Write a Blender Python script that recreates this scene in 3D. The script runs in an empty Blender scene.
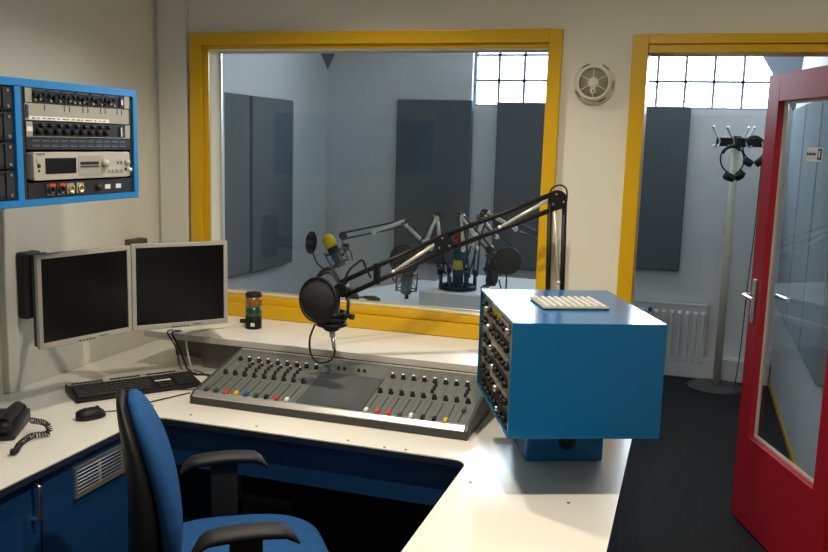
import bpy, math, random
from mathutils import Matrix, Vector, Quaternion
random.seed(7)
R = math.radians
sc = bpy.context.scene
COL = sc.collection

# ------------------------------------------------------------------ materials
def mat(name, col, rough=.5, metal=0., bump=0., bscale=40., var=0., vscale=6., spec=.5, coat=0., brick=None):
    m = bpy.data.materials.new(name); m.use_nodes = True
    nt = m.node_tree; b = nt.nodes['Principled BSDF']
    c = (col[0], col[1], col[2], 1)
    b.inputs['Base Color'].default_value = c
    b.inputs['Roughness'].default_value = rough
    b.inputs['Metallic'].default_value = metal
    b.inputs['Specular IOR Level'].default_value = spec
    if coat: b.inputs['Coat Weight'].default_value = coat; b.inputs['Coat Roughness'].default_value = .08
    tc = nt.nodes.new('ShaderNodeTexCoord')
    if var:
        n = nt.nodes.new('ShaderNodeTexNoise'); n.inputs['Scale'].default_value = vscale; n.inputs['Detail'].default_value = 5
        nt.links.new(tc.outputs['Object'], n.inputs['Vector'])
        r = nt.nodes.new('ShaderNodeValToRGB')
        r.color_ramp.elements[0].position = .3; r.color_ramp.elements[1].position = .7
        r.color_ramp.elements[0].color = tuple(x*(1-var) for x in c[:3])+(1,)
        r.color_ramp.elements[1].color = tuple(min(1, x*(1+var)) for x in c[:3])+(1,)
        nt.links.new(n.outputs['Fac'], r.inputs['Fac']); nt.links.new(r.outputs['Color'], b.inputs['Base Color'])
    if bump:
        n = nt.nodes.new('ShaderNodeTexNoise'); n.inputs['Scale'].default_value = bscale; n.inputs['Detail'].default_value = 4
        nt.links.new(tc.outputs['Object'], n.inputs['Vector'])
        bp = nt.nodes.new('ShaderNodeBump'); bp.inputs['Strength'].default_value = bump; bp.inputs['Distance'].default_value = .01
        h = n.outputs['Fac']
        if brick:
            mp = nt.nodes.new('ShaderNodeMapping'); mp.inputs['Rotation'].default_value = brick
            nt.links.new(tc.outputs['Object'], mp.inputs['Vector'])
            bk = nt.nodes.new('ShaderNodeTexBrick')
            bk.inputs['Scale'].default_value = 1; bk.inputs['Mortar Size'].default_value = .006; bk.inputs['Mortar Smooth'].default_value = .6
            bk.inputs['Brick Width'].default_value = .44; bk.inputs['Row Height'].default_value = .215
            bk.inputs['Color1'].default_value = bk.inputs['Color2'].default_value = (1, 1, 1, 1); bk.inputs['Mortar'].default_value = (.55, .55, .55, 1)
            nt.links.new(mp.outputs[0], bk.inputs['Vector'])
            mx = nt.nodes.new('ShaderNodeMath'); mx.operation = 'ADD'
            nt.links.new(n.outputs['Fac'], mx.inputs[0]); nt.links.new(bk.outputs['Color'], mx.inputs[1]); h = mx.outputs[0]
        nt.links.new(h, bp.inputs['Height']); nt.links.new(bp.outputs['Normal'], b.inputs['Normal'])
    return m

def glass(name, tint=(.93, .96, .97), ior=1.5, gain=1.0):
    m = bpy.data.materials.new(name); m.use_nodes = True
    nt = m.node_tree; nt.nodes.clear()
    o = nt.nodes.new('ShaderNodeOutputMaterial'); mx = nt.nodes.new('ShaderNodeMixShader')
    t = nt.nodes.new('ShaderNodeBsdfTransparent'); t.inputs['Color'].default_value = (*tint, 1)
    g = nt.nodes.new('ShaderNodeBsdfGlossy'); g.inputs['Roughness'].default_value = .01
    f = nt.nodes.new('ShaderNodeFresnel'); f.inputs['IOR'].default_value = ior
    k = nt.nodes.new('ShaderNodeMath'); k.operation = 'MULTIPLY'; k.inputs[1].default_value = gain; k.use_clamp = True
    ge = nt.nodes.new('ShaderNodeNewGeometry'); io = nt.nodes.new('ShaderNodeMapRange')   # same reflectance from either side of the thin pane
    io.inputs['To Min'].default_value = ior; io.inputs['To Max'].default_value = 1/ior
    nt.links.new(ge.outputs['Backfacing'], io.inputs['Value']); nt.links.new(io.outputs['Result'], f.inputs['IOR'])
    nt.links.new(f.outputs[0], k.inputs[0]); nt.links.new(k.outputs[0], mx.inputs[0])
    nt.links.new(t.outputs[0], mx.inputs[1]); nt.links.new(g.outputs[0], mx.inputs[2]); nt.links.new(mx.outputs[0], o.inputs[0])
    return m

M = dict(
    plaster=mat('warm_white_plaster', (.80, .775, .67), .85, bump=.12, bscale=22, var=.02, vscale=3, brick=(R(90), 0, 0)),
    plaster_side=mat('warm_white_plaster_side', (.76, .74, .65), .85, bump=.10, bscale=18, var=.02, vscale=3),
    studio_wall=mat('studio_white_paint', (.74, .75, .76), .85, bump=.14, bscale=22, var=.02, brick=(R(90), 0, 0)),
    ceiling=mat('ceiling_white', (.75, .74, .70), .9),
    carpet=mat('dark_carpet', (.034, .035, .038), .95, bump=.6, bscale=320, var=.25, vscale=60, spec=.1),
    yellow=mat('yellow_gloss_paint', (.72, .42, .004), .32, bump=.02, bscale=30),
    red=mat('red_gloss_paint', (.47, .012, .030), .3, bump=.02, bscale=30),
    blue_rack=mat('bright_blue_paint', (.012, .215, .60), .4),
    blue_box=mat('blue_satin_lacquer', (.004, .135, .36), .17, spec=.45, coat=.1),
    navy=mat('dark_blue_laminate', (.009, .058, .185), .4),
    laminate=mat('cream_laminate', (.86, .83, .75), .26, bump=.015, bscale=250, var=.012, vscale=3),
    edge=mat('dark_edge_band', (.012, .02, .05), .5),
    ledge_edge=mat('grey_edge_band', (.62, .58, .52), .5),
    riser=mat('grey_painted_board', (.16, .155, .15), .7),
    dark=mat('matt_black', (.008, .008, .009), .7),
    black=mat('black_plastic', (.008, .008, .009), .48, spec=.3),
    black2=mat('charcoal_plastic', (.024, .024, .027), .45, spec=.4),
    rubber=mat('black_rubber', (.010, .010, .011), .6),
    screen=mat('dark_screen', (.004, .004, .005), .22, spec=.35),
    silver=mat('silver_plastic', (.47, .455, .40), .42, var=.03),
    bezel=mat('silver_bezel', (.44, .43, .39), .45),
    steel=mat('brushed_steel', (.62, .62, .60), .3, metal=1),
    chrome=mat('chrome', (.80, .79, .76), .16, metal=1),
    alu=mat('aluminium', (.66, .65, .62), .38, metal=.8),
    mixer=mat('grey_green_console_face', (.135, .145, .13), .45, var=.05, vscale=20),
    mixer_dark=mat('dark_console_trim', (.045, .048, .045), .45),
    mixer_pad=mat('slate_script_pad', (.060, .066, .068), .55, var=.25, vscale=7),
    white=mat('white_plastic', (.80, .80, .78), .4),
    cream=mat('cream_plastic', (.76, .72, .58), .45),
    cream_dark=mat('olive_grey_grille', (.34, .31, .22), .6, bump=.5, bscale=300),
    fabric_blue=mat('blue_upholstery', (.018, .092, .27), .85, bump=.3, bscale=350, var=.12, vscale=50, spec=.2),
    panel=mat('grey_acoustic_felt', (.135, .155, .175), .95, bump=.4, bscale=240, var=.10, vscale=90, spec=.1),
    panel_light=mat('pale_blue_acoustic_felt', (.30, .36, .40), .95, bump=.3, bscale=240, var=.06, vscale=90, spec=.1),
    absorber=mat('blue_grey_foam', (.16, .19, .23), .95, bump=.4, bscale=120),
    radiator=mat('white_enamel', (.72, .72, .72), .35),
    tabletop=mat('white_tabletop', (.82, .83, .84), .35),
    plinth=mat('light_grey_board', (.55, .57, .60), .5),
    beige_pole=mat('cream_painted_pole', (.62, .60, .48), .4),
    base_grey=mat('dark_grey_cast_iron', (.07, .07, .07), .6),
    k_red=mat('red_plastic', (.75, .06, .02), .4), k_yel=mat('yellow_plastic', (.80, .50, .01), .4), k_blue=mat('blue_plastic', (.02, .07, .26), .4),
    k_green=mat('green_plastic', (.012, .06, .035), .4), k_pink=mat('pink_red_plastic', (.62, .03, .08), .4), k_white=mat('white_knob_plastic', (.85, .84, .78), .4),
    k_grey=mat('slate_blue_plastic', (.07, .09, .13), .4),
    amber=mat('amber_lens', (.24, .10, .012), .25), green_lens=mat('green_lens', (.003, .055, .032), .25), red_lens=mat('red_lens', (.25, .01, .04), .25), yel_lens=mat('yellow_lens', (.45, .36, .02), .25),
    foam_yellow=mat('yellow_foam', (.80, .60, .03), .95, bump=.5, bscale=200),
    gauze=mat('black_gauze', (.018, .018, .020), .9, bump=.4, bscale=600),
    cable_w=mat('cream_cable', (.70, .67, .58), .5), cable_k=mat('black_cable', (.010, .010, .012), .5),
    brown=mat('brown_plastic', (.09, .075, .05), .5),
    pcb_gold=mat('brass', (.55, .42, .20), .35, metal=.8),
    label=mat('paper_label', (.82, .81, .76), .7), ink=mat('dark_ink', (.05, .05, .06), .7),
    muntin=mat('steel_blue_muntin', (.22, .28, .37), .6),
    rackgrey=mat('grey_rack_panel', (.36, .35, .30), .5, var=.03),
    wornsteel=mat('worn_grey_panel', (.25, .24, .20), .45, metal=.3, var=.15, vscale=30),
    darkpanel=mat('black_rack_panel', (.012, .012, .015), .45),
    violet=mat('indigo_plastic', (.03, .025, .09), .5),
)
M['spring'] = mat('pale_metal_spring', (.78, .74, .64), .3, metal=.35)
M['glass'] = glass('clear_pane')
M['door_glass'] = glass('door_pane', (.92, .95, .96), 1.5, 1.0)
lm = bpy.data.materials.new('small_power_light'); lm.use_nodes = True
lm.node_tree.nodes['Principled BSDF'].inputs['Emission Color'].default_value = (.9, .95, 1, 1)
lm.node_tree.nodes['Principled BSDF'].inputs['Emission Strength'].default_value = 1.2
M['led'] = lm
sk = bpy.data.materials.new('lamp_glow'); sk.use_nodes = True
sk.node_tree.nodes['Principled BSDF'].inputs['Emission Color'].default_value = (1, .85, .62, 1)
sk.node_tree.nodes['Principled BSDF'].inputs['Emission Strength'].default_value = 12
M['lamp'] = sk

# ------------------------------------------------------------------ mesh builder
class MB:
    def __init__(s): s.V = []; s.F = []; s.S = []; s.I = []; s.T = Matrix(); s.m = 0
    def add(s, vs, fs, smooth=False):
        n = len(s.V)
        s.V += [tuple(s.T @ Vector(v)) for v in vs]
        for f in fs: s.F.append([i+n for i in f]); s.S.append(smooth); s.I.append(s.m)
        return s
    def bx(s, x0, x1, y0, y1, z0, z1):
        v = [(x, y, z) for z in (z0, z1) for y in (y0, y1) for x in (x0, x1)]
        return s.add(v, [(0, 2, 3, 1), (4, 5, 7, 6), (0, 1, 5, 4), (2, 6, 7, 3), (0, 4, 6, 2), (1, 3, 7, 5)])
    def box(s, c, d, Rm=None):
        T = s.T
        s.T = T @ Matrix.Translation(c) @ (Rm.to_4x4() if Rm else Matrix())
        s.bx(-d[0]/2, d[0]/2, -d[1]/2, d[1]/2, -d[2]/2, d[2]/2); s.T = T; return s
    def ring_loft(s, rings, cap=True, smooth=True, closed=False):
        n = len(rings[0]); v = [p for r in rings for p in r]; f = []
        L = len(rings)
        for i in range(L if closed else L-1):
            a = i*n; b = ((i+1) % L)*n
            for j in range(n):
                k = (j+1) % n; f.append((a+j, a+k, b+k, b+j))
        s.add(v, f, smooth)
        if cap and not closed:
            s.add(rings[0], [tuple(range(n-1, -1, -1))]); s.add(rings[-1], [tuple(range(n))])
        return s
    def tube(s, pts, r, n=8, closed=False, cap=True):
        P = [Vector(p) for p in pts]; L = len(P)
        rr = r if isinstance(r, (list, tuple)) else [r]*L
        up = None; rings = []
        for i in range(L):
            if closed: t = P[(i+1) % L]-P[i-1]
            else: t = P[min(i+1, L-1)]-P[max(i-1, 0)]
            if t.length < 1e-9: t = Vector((0, 0, 1))
            t.normalize()
            if up is None:
                up = Vector((0, 0, 1)) if abs(t.z) < .9 else Vector((1, 0, 0))
            a = up - t*up.dot(t)
            if a.length < 1e-6: a = t.orthogonal()
            a.normalize(); up = a; b = t.cross(a)
            rings.append([P[i]+(a*math.cos(2*math.pi*j/n)+b*math.sin(2*math.pi*j/n))*rr[i] for j in range(n)])
        return s.ring_loft(rings, cap, True, closed)
    def cyl(s, p0, p1, r0, r1=None, n=16): return s.tube([p0, p1], [r0, r0 if r1 is None else r1], n)
    def lathe(s, prof, c=(0, 0, 0), axis=(0, 0, 1), n=24, smooth=True):
        q = Vector((0, 0, 1)).rotation_difference(Vector(axis).normalized()); c = Vector(c)
        rings = [[c + q @ Vector((max(r, 1e-5)*math.cos(2*math.pi*j/n), max(r, 1e-5)*math.sin(2*math.pi*j/n), z)) for j in range(n)] for r, z in prof]
        return s.ring_loft(rings, True, smooth)
    def prism(s, poly, z0, z1, smooth_side=False):
        n = len(poly)
        s.add([(x, y, z0) for x, y in poly], [tuple(range(n-1, -1, -1))]); s.add([(x, y, z1) for x, y in poly], [tuple(range(n))])
        v = [(x, y, z0) for x, y in poly]+[(x, y, z1) for x, y in poly]
        return s.add(v, [(i, (i+1) % n, n+(i+1) % n, n+i) for i in range(n)], smooth_side)
    def sphere(s, c, r, sc=(1, 1, 1), nu=16, nv=10):
        rings = []
        for i in range(1, nv):
            a = math.pi*i/nv
            rings.append([(c[0]+r*sc[0]*math.sin(a)*math.cos(2*math.pi*j/nu), c[1]+r*sc[1]*math.sin(a)*math.sin(2*math.pi*j/nu), c[2]-r*sc[2]*math.cos(a)) for j in range(nu)])
        return s.ring_loft(rings)
    def torus(s, c, Rr, r, axis=(0, 0, 1), n=32, k=8, a0=0, a1=None):
        q = Vector((0, 0, 1)).rotation_difference(Vector(axis).normalized()); c = Vector(c)
        full = a1 is None; a1 = 2*math.pi if full else a1
        N = n if full else n+1
        return s.tube([c+q @ Vector((Rr*math.cos(a0+(a1-a0)*i/n), Rr*math.sin(a0+(a1-a0)*i/n), 0)) for i in range(N)], r, k, full)
    def build(s, name, m, parent=None, bevel=0, loc=None):
        me = bpy.data.meshes.new(name)
        off = Vector(loc) if loc is not None else Vector((0, 0, 0))
        me.from_pydata([tuple(Vector(v)-off) for v in s.V], [], s.F); me.update()
        for x in (m if isinstance(m, (list, tuple)) else [m]): me.materials.append(M[x])
        me.polygons.foreach_set('use_smooth', s.S); me.polygons.foreach_set('material_index', s.I)
        import bmesh
        b = bmesh.new(); b.from_mesh(me); bmesh.ops.remove_doubles(b, verts=b.verts, dist=1e-6)
        bmesh.ops.recalc_face_normals(b, faces=b.faces); b.to_mesh(me); b.free()
        o = bpy.data.objects.new(name, me); COL.objects.link(o); o.location = off
        if parent: o.parent = parent
        if bevel:
            md = o.modifiers.new('bevel', 'BEVEL'); md.width = bevel; md.segments = 2; md.limit_method = 'ANGLE'; md.angle_limit = R(40)
        return o

def tag(o, label=None, cat=None, group=None, kind=None):
    if label: o['label'] = label
    if cat: o['category'] = cat
    if group: o['group'] = group
    if kind: o['kind'] = kind
    return o
def thing(name, label, cat, loc=(0, 0, 0), rz=0, group=None, rot=None):
    o = bpy.data.objects.new(name, None); COL.objects.link(o); o.empty_display_size = .05
    o.location = loc; o.rotation_euler = rot if rot else (0, 0, rz)
    return tag(o, label, cat, group)
def struct(o): o['kind'] = 'structure'; return o
def spline(pts, k=8):
    P = [Vector(p) for p in pts]; out = []
    for i in range(len(P)-1):
        a = P[max(i-1, 0)]; b = P[i]; c = P[i+1]; d = P[min(i+2, len(P)-1)]
        for j in range(k):
            t = j/k
            out.append(.5*((2*b)+(c-a)*t+(2*a-5*b+4*c-d)*t*t+(3*b-a-3*c+d)*t**3))
    out.append(P[-1]); return out
def loc_pts(pts, o): return [Vector(p)-Vector(o) for p in pts]
def rounded(poly, rad, n=6):
    out = []; L = len(poly)
    for i in range(L):
        p = Vector(poly[i]); a = Vector(poly[i-1]); b = Vector(poly[(i+1) % L]); r = rad[i] if isinstance(rad, (list, tuple)) else rad
        if r <= 0: out.append(tuple(p)); continue
        u = (a-p).normalized(); v = (b-p).normalized(); s0 = p+u*r; s1 = p+v*r
        for j in range(n+1):
            t = j/n; out.append(tuple((1-t)**2*s0+2*t*(1-t)*p+t*t*s1))
    return out

# ------------------------------------------------------------------ setting
WL = -2.355; WR = 1.75; YW = 3.46; YB = 3.58; ZC = 2.75; YN = -1.3
SL = -2.95; SR = .64; YF = 6.75
def wall_holes(mb, x0, x1, y0, y1, z0, z1, holes):
    xs = sorted({x0, x1, *[h[0] for h in holes], *[h[1] for h in holes]}); zs = sorted({z0, z1, *[h[2] for h in holes], *[h[3] for h in holes]})
    for i in range(len(xs)-1):
        run = None
        for k in range(len(zs)-1):
            cx = (xs[i]+xs[i+1])/2; cz = (zs[k]+zs[k+1])/2
            if any(h[0] < cx < h[1] and h[2] < cz < h[3] for h in holes): continue
            mb.bx(xs[i], xs[i+1], y0, y1, zs[k], zs[k+1])
    return mb
struct(MB().bx(SL-.2, WR+.2, YN-.2, YF+.2, -.1, 0).build('floor', 'carpet'))
struct(MB().bx(SL-.2, WR+.2, YN-.2, YF+.2, ZC, ZC+.12).build('ceiling', 'ceiling'))
struct(MB().bx(WL-.12, WL, YN, YW, 0, ZC).build('wall_left', 'plaster_side'))
struct(MB().bx(WR, WR+.12, YN, YW, 0, ZC).build('wall_right', 'plaster_side'))
struct(MB().bx(WL-.12, WR+.12, YN-.12, YN, 0, ZC).build('wall_rear', 'plaster_side'))
WX0, WX1, WZ0, WZ1 = -2.163, -.522, .893, 2.142       # outer edge of the yellow window casing
OX0, OX1, OZ0, OZ1 = WX0+.085, WX1-.05, WZ0+.092, WZ1-.068
DX0, DX1, DZ1 = -.257, .665, 2.118
wf = MB(); wall_holes(wf, SL-.15, WR+.12, YW, YB, 0, ZC, [(OX0, OX1, OZ0, OZ1), (DX0+.055, DX1-.06, -1, DZ1-.06)])
struct(wf.build('wall_window', 'plaster'))
struct(MB().bx(SL-.12, SL, YB, YF, 0, ZC).build('wall_studio_left', 'studio_wall'))
struct(MB().bx(SR, SR+.12, YB, YF, 0, ZC).build('wall_studio_right', 'studio_wall'))
FX0, FX1, FZ0, FZ1 = -1.715, .60, 1.99, 2.66
wf = MB(); wall_holes(wf, SL-.12, SR+.12, YF, YF+.2, 0, ZC, [(FX0, FX1, FZ0, FZ1)])
struct(wf.build('wall_studio_far', 'studio_wall'))
# corner moulding of the window wall beside the left wall
struct(MB().bx(-2.334, -2.188, YW-.020, YW-.0005, .90, ZC-.001).build('trim_1', 'plaster_side', bevel=.006))
# cable duct on the left wall
struct(MB().bx(WL+.0005, WL+.028, 2.470, 2.525, .742, 1.49).build('trim_2', 'plaster_side', bevel=.004))
# yellow skirting on the right-hand studio wall, boxed skirting on the far wall
struct(MB().bx(SR-.012, SR-.0005, YB+.005, YF-.09, .0005, .032).build('baseboard_right', 'yellow'))
struct(MB().bx(-.28, SR-.015, YF-.085, YF-.0005, .0005, .165).build('baseboard_far', 'studio_wall', bevel=.004))

# ---- yellow window between booth and studio
w = thing('window_1', 'large yellow framed window looking into the studio', 'window', ((WX0+WX1)/2, YW, WZ0)); struct(w)
o = w.location.copy()
def frame_ring(mb, x0, x1, z0, z1, ins, y0, y1):
    l, r, b, t = ins
    mb.bx(x0, x0+l, y0, y1, z0, z1); mb.bx(x1-r, x1, y0, y1, z0, z1); mb.bx(x0+l, x1-r, y0, y1, z0, z0+b); mb.bx(x0+l, x1-r, y0, y1, z1-t, z1)
a = MB(); frame_ring(a, WX0, WX1, WZ0, WZ1, (.058, .050, .060, .050), YW-.035, YW-.0003)
a.build('window_frame', 'yellow', w, .003, o)
a = MB(); frame_ring(a, WX0+.0585, WX1-.0505, WZ0+.0605, WZ1-.0505, (.026, .005, .031, .017), YW-.015, YW-.0004)
a.bx(OX0+.0004, OX1-.0004, YW, YW+.03, OZ0+.0002, OZ0+.006)
a.build('window_sill', 'yellow', w, .002, o)
a = MB(); a.bx(OX0+.001, OX1-.001, YB-.03, YB-.022, OZ0+.001, OZ1-.001); a.build('pane', 'glass', w, 0, o)
a = MB(); frame_ring(a, OX0+.0006, OX1-.0006, OZ0+.0006, OZ1-.0006, (.008, .008, .008, .008), YB-.040, YB-.0305); a.build('glazing_bead', 'alu', w, 0, o)
for ch in w.children: ch.location = ch.location - o      # children in the window's own frame

# ---- daylight window high on the far studio wall
w2 = thing('window_2', 'bright high ribbon window of square panes on far studio wall', 'window', ((FX0+FX1)/2, YF+.06, FZ0)); struct(w2)
o = w2.location.copy()
a = MB(); frame_ring(a, FX0+.0005, FX1-.0005, FZ0+.0005, FZ1-.0005, (.022, .022, .016, .02), YF+.05, YF+.09)
for i in range(1, 12): a.bx(FX0+.2*i-.010, FX0+.2*i+.010, YF+.055, YF+.085, FZ0+.01, FZ1-.01)
for z in (2.19, 2.385, 2.58): a.bx(FX0+.01, FX1-.01, YF+.055, YF+.085, z-.009, z+.009)
b = a.build('window_frame', 'muntin', w2, 0, o); b.location -= o
b = MB().bx(FX0+.01, FX1-.01, YF+.068, YF+.072, FZ0+.005, FZ1-.005).build('pane', 'glass', w2, 0, o); b.location -= o

# ---- door frame (yellow) and red glazed door
tr = MB()
tr.bx(DX0, DX0+.058, YW-.032, YB+.01, .0005, DZ1); tr.bx(DX1-.063, DX1, YW-.032, YB+.01, .0005, DZ1)
tr.bx(DX0+.058, DX1-.063, YW-.02, YB+.01, DZ1-.066, DZ1-.034); tr.bx(DX0+.058, DX1-.063, YW-.032, YB+.01, DZ1-.034, DZ1)
struct(tr.build('trim_3', 'yellow', None, .003))
TH = R(20)
d = thing('door_1', 'red glazed door standing open into the studio', 'door', (.279, 4.16, 0)); struct(d)
# local x runs from the free edge to the hinge, local -y is the face towards the viewer
d.rotation_euler = (0, 0, -(math.pi/2-TH))
a = MB(); Lw = .815; th = .044
frame_ring(a, 0, Lw, .012, 2.03, (.112, .105, .41, .118), 0, th)
a.build('door_leaf', 'red', d, .003)
a = MB(); frame_ring(a, .1125, Lw-.1055, .4225, 1.9115, (.010, .010, .010, .010), .028, .040); a.build('glazing_bead', 'cream', d)
MB().bx(.1135, Lw-.1065, .030, .0345, .4235, 1.9105).build('pane', 'door_glass', d)
for sgn, yy in ((-1, 0), (1, th)):
    h = MB(); h.box((.052, yy+sgn*.0045, 1.035), (.036, .008, .20)); ho = h.build('handle', 'steel', d, .003)
    q = MB(); q.tube(spline([(.052, yy+sgn*.008, 1.062), (.052, yy+sgn*.048, 1.062), (.075, yy+sgn*.056, 1.062), (.165, yy+sgn*.056, 1.060)], 5), .0085, 10)
    q.cyl((.052, yy+sgn*.008, .985), (.052, yy+sgn*.013, .985), .008); q.build('lever', 'chrome', ho)
sg = MB(); sg.bx(.345, .475, .0268, .0292, 1.665, 1.722); sgo = sg.build('sign', ['label', 'ink', 'k_grey'], d)
si = MB()
for i in range(9):
    si.bx(.352+.0085*i, .352+.0085*i+.0055, .0258, .0267, 1.690, 1.690+(.009 if i % 3 else .012))
si.bx(.440, .470, .0258, .0267, 1.673, 1.716)
si.build('lettering', 'ink', sgo); MB().bx(.449, .460, .0248, .0257, 1.682, 1.708).build('symbol', 'white', sgo)

# ------------------------------------------------------------------ lights
def spot(name, loc, energy, size=128, blend=.12, rad=.045, col=(1, .89, .72), rot=(0, 0, 0)):
    l = bpy.data.lights.new(name, 'SPOT'); l.energy = energy; l.spot_size = R(size); l.spot_blend = blend; l.shadow_soft_size = rad; l.color = col
    o = bpy.data.objects.new(name, l); COL.objects.link(o); o.location = loc; o.rotation_euler = rot; return o
LAMPS = [(-1.26, 2.54, 32, 128, .35), (-1.18, 2.54, 60, 120, 1.), (-.33, 1.67, 150, 172, .85), (-1.45, .35, 24, 172, .9), (.72, 2.3, 14, 172, .5)]  # second spot is added to brighten the counter, last two are added fill
for i, (x, y, e, sz, bl) in enumerate(LAMPS):
    spot('downlight_and_fill', (x, y, 2.70), e, sz, bl)
    if i == 1: continue
    t = MB(); t.lathe([(.058, 0), (.075, 0), (.075, .006), (.058, .006), (.056, .03), (.056, .045), (.058, 0)], (x, y, 2.7035))
    struct(t.build('trim_%d' % (i+4), 'white'))
wd = bpy.data.worlds.new('sky'); sc.world = wd; wd.use_nodes = True
bg = wd.node_tree.nodes['Background']; bg.inputs['Color'].default_value = (.85, .92, 1.0, 1); bg.inputs['Strength'].default_value = 21
pl = bpy.data.lights.new('window_portal', 'AREA'); pl.shape = 'RECTANGLE'; pl.size = FX1-FX0; pl.size_y = FZ1-FZ0; pl.cycles.is_portal = True
po = bpy.data.objects.new('window_portal', pl); COL.objects.link(po); po.location = ((FX0+FX1)/2, YF+.15, (FZ0+FZ1)/2); po.rotation_euler = (R(-90), 0, 0)

# ------------------------------------------------------------------ camera
f, yaw, p, r = 865, -.3083, -.1545, .0290
F = Vector((math.sin(yaw)*math.cos(p), math.cos(yaw)*math.cos(p), math.sin(p)))
R0 = Vector((math.cos(yaw), -math.sin(yaw), 0)); U0 = R0.cross(F)
Rv = math.cos(r)*R0+math.sin(r)*U0; Uv = -math.sin(r)*R0+math.cos(r)*U0
cam = bpy.data.cameras.new('camera'); co = bpy.data.objects.new('camera', cam); COL.objects.link(co)
cam.sensor_width = 36; cam.lens = 36*f/828; cam.clip_start = .05
mw = Matrix.Identity(4)
for i in range(3): mw[i][0] = Rv[i]; mw[i][1] = Uv[i]; mw[i][2] = -F[i]
mw[2][3] = 1.70; co.matrix_world = mw; sc.camera = co
sc.view_settings.view_transform = 'Standard'; sc.view_settings.look = 'None'; sc.view_settings.gamma = 1; sc.view_settings.exposure = .14
sc.view_settings.use_curve_mapping = False
try: sc.cycles.use_denoising = True; sc.cycles.max_bounces = 10; sc.cycles.sample_clamp_indirect = 6
except Exception: pass


def W(t):                      # builder taking world coordinates, storing them in the frame of thing t
    m = MB(); m.T = t.matrix_basis.inverted(); return m

# ------------------------------------------------------------------ desk
CZ = .74
t = thing('studio_desk', 'cream topped corner desk with a cut-out for the presenter', 'desk', (-1.2, 2.9, 0))
outer = [(WL+.002, 1.05), (-1.72, 1.05), (-1.72, 2.46), (-.594, 2.46), (-.594, 1.25), (-.134, 1.25), (-.134, 3.0), (-.40, 3.44), (WL+.002, 3.44)]
top = rounded(outer, [0, .02, .06, .055, .02, .02, .02, .02, 0], 6)
def poly_top(mb, poly, z0, z1):
    # concave polygon: leave it as one n-gon per face
    return mb.prism(poly, z0, z1)
m = W(t); poly_top(m, top, CZ-.004, CZ); m.build('worktop', 'laminate', t)
m = W(t); poly_top(m, top, CZ-.024, CZ-.0041); m.build('edge_band', 'edge', t)
m = W(t); m.bx(-1.70, -.58, 2.50, 2.518, .56, CZ-.031); m.build('modesty_panel', 'navy', t)
m = W(t); m.bx(-1.70, -.58, 3.05, 3.068, .001, CZ-.031); m.build('back_panel', 'dark', t)
m = W(t); m.bx(-.570, -.552, 1.30, 2.95, .001, CZ-.031); m.build('side_panel', 'dark', t)
m = W(t); m.bx(-.180, -.162, 1.30, 2.95, .001, CZ-.031); m.build('side_panel', 'navy', t)
m = W(t); m.bx(-.159, -.147, 1.98, 2.16, .690, .704); m.build('edge_rail', 'chrome', t, .002)
m = W(t)
for x, y in ((-1.60, 2.52), (-1.335, 2.50), (-1.0, 2.49), (-.87, 2.475), (-.80, 2.48), (-.545, 2.30), (-.26, 2.26), (-1.78, 2.56)):
    m = W(t); m.cyl((x, y, CZ+.0002), (x, y, CZ+.0012), .0045, n=12); m.build('screw_cap', 'black2', t)

# blue base cabinet below the left counter
t = thing('base_cabinet', 'dark blue cabinet with vent grille under the left counter', 'cabinet', (-2.04, 1.75, 0))
m = W(t); m.bx(WL+.01, -1.765, 1.10, 2.96, .001, CZ-.032); m.build('body', 'navy', t)
m = W(t); m.bx(-1.764, -1.745, 1.56, 1.949, .08, CZ-.036); dr = m.build('door', 'navy', t, .002)
m = W(t); m.bx(-1.764, -1.745, 1.12, 1.555, .08, CZ-.036); dr2 = m.build('door', 'navy', t, .002)
m = W(t); m.bx(-1.764, -1.745, 1.956, 2.44, .08, CZ-.036); fp = m.build('front_panel', 'navy', t, .002)
def dhandle(par, y):
    m = W(t)
    m.tube(spline([(-1.745, y, .696), (-1.722, y, .692), (-1.718, y, .682), (-1.718, y, .602), (-1.722, y, .592), (-1.745, y, .588)], 4), .0065, 10)
    m.build('handle', 'steel', par)
dhandle(dr, 1.918); dhandle(dr2, 1.60)
gy0, gy1, gz0, gz1 = 2.092, 2.335, .580, .680
m = W(t)
T0 = m.T
m.bx(-1.745, -1.737, gy0, gy0+.010, gz0, gz1); m.bx(-1.745, -1.737, gy1-.010, gy1, gz0, gz1)
m.bx(-1.745, -1.737, gy0+.01, gy1-.01, gz0, gz0+.010); m.bx(-1.745, -1.737, gy0+.01, gy1-.01, gz1-.010, gz1)
for y in (gy0+.118,): m.bx(-1.745, -1.738, y, y+.006, gz0+.01, gz1-.01)
for k in range(7):
    z = gz0+.0155+k*.0115
    m.box((-1.7405, (gy0+gy1)/2, z), (.010, gy1-gy0-.02, .0025), Matrix.Rotation(R(-38), 3, 'Y'))
m.build('vent_grille', 'alu', fp)

# raised shelf below the window
t = thing('raised_shelf', 'long pale raised shelf below the yellow window, behind mixing console', 'shelf', (-1.1, 3.2, CZ))
m = W(t); m.bx(-2.125, -.33, 3.012, 3.424, .868, .893); m.build('shelf_board', ['laminate'], t, .002)
m = W(t); m.bx(-2.125, -.33, 3.006, 3.0119, .868, .8925); m.build('edge_band', 'ledge_edge', t)
m = W(t); m.bx(-1.90, -.33, 3.085, 3.10, CZ+.0005, .8675); m.build('riser', 'riser', t)
m = W(t); m.bx(-2.118, -1.903, 3.22, 3.235, CZ+.0005, .8675); m.build('riser', 'riser', t)

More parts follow.
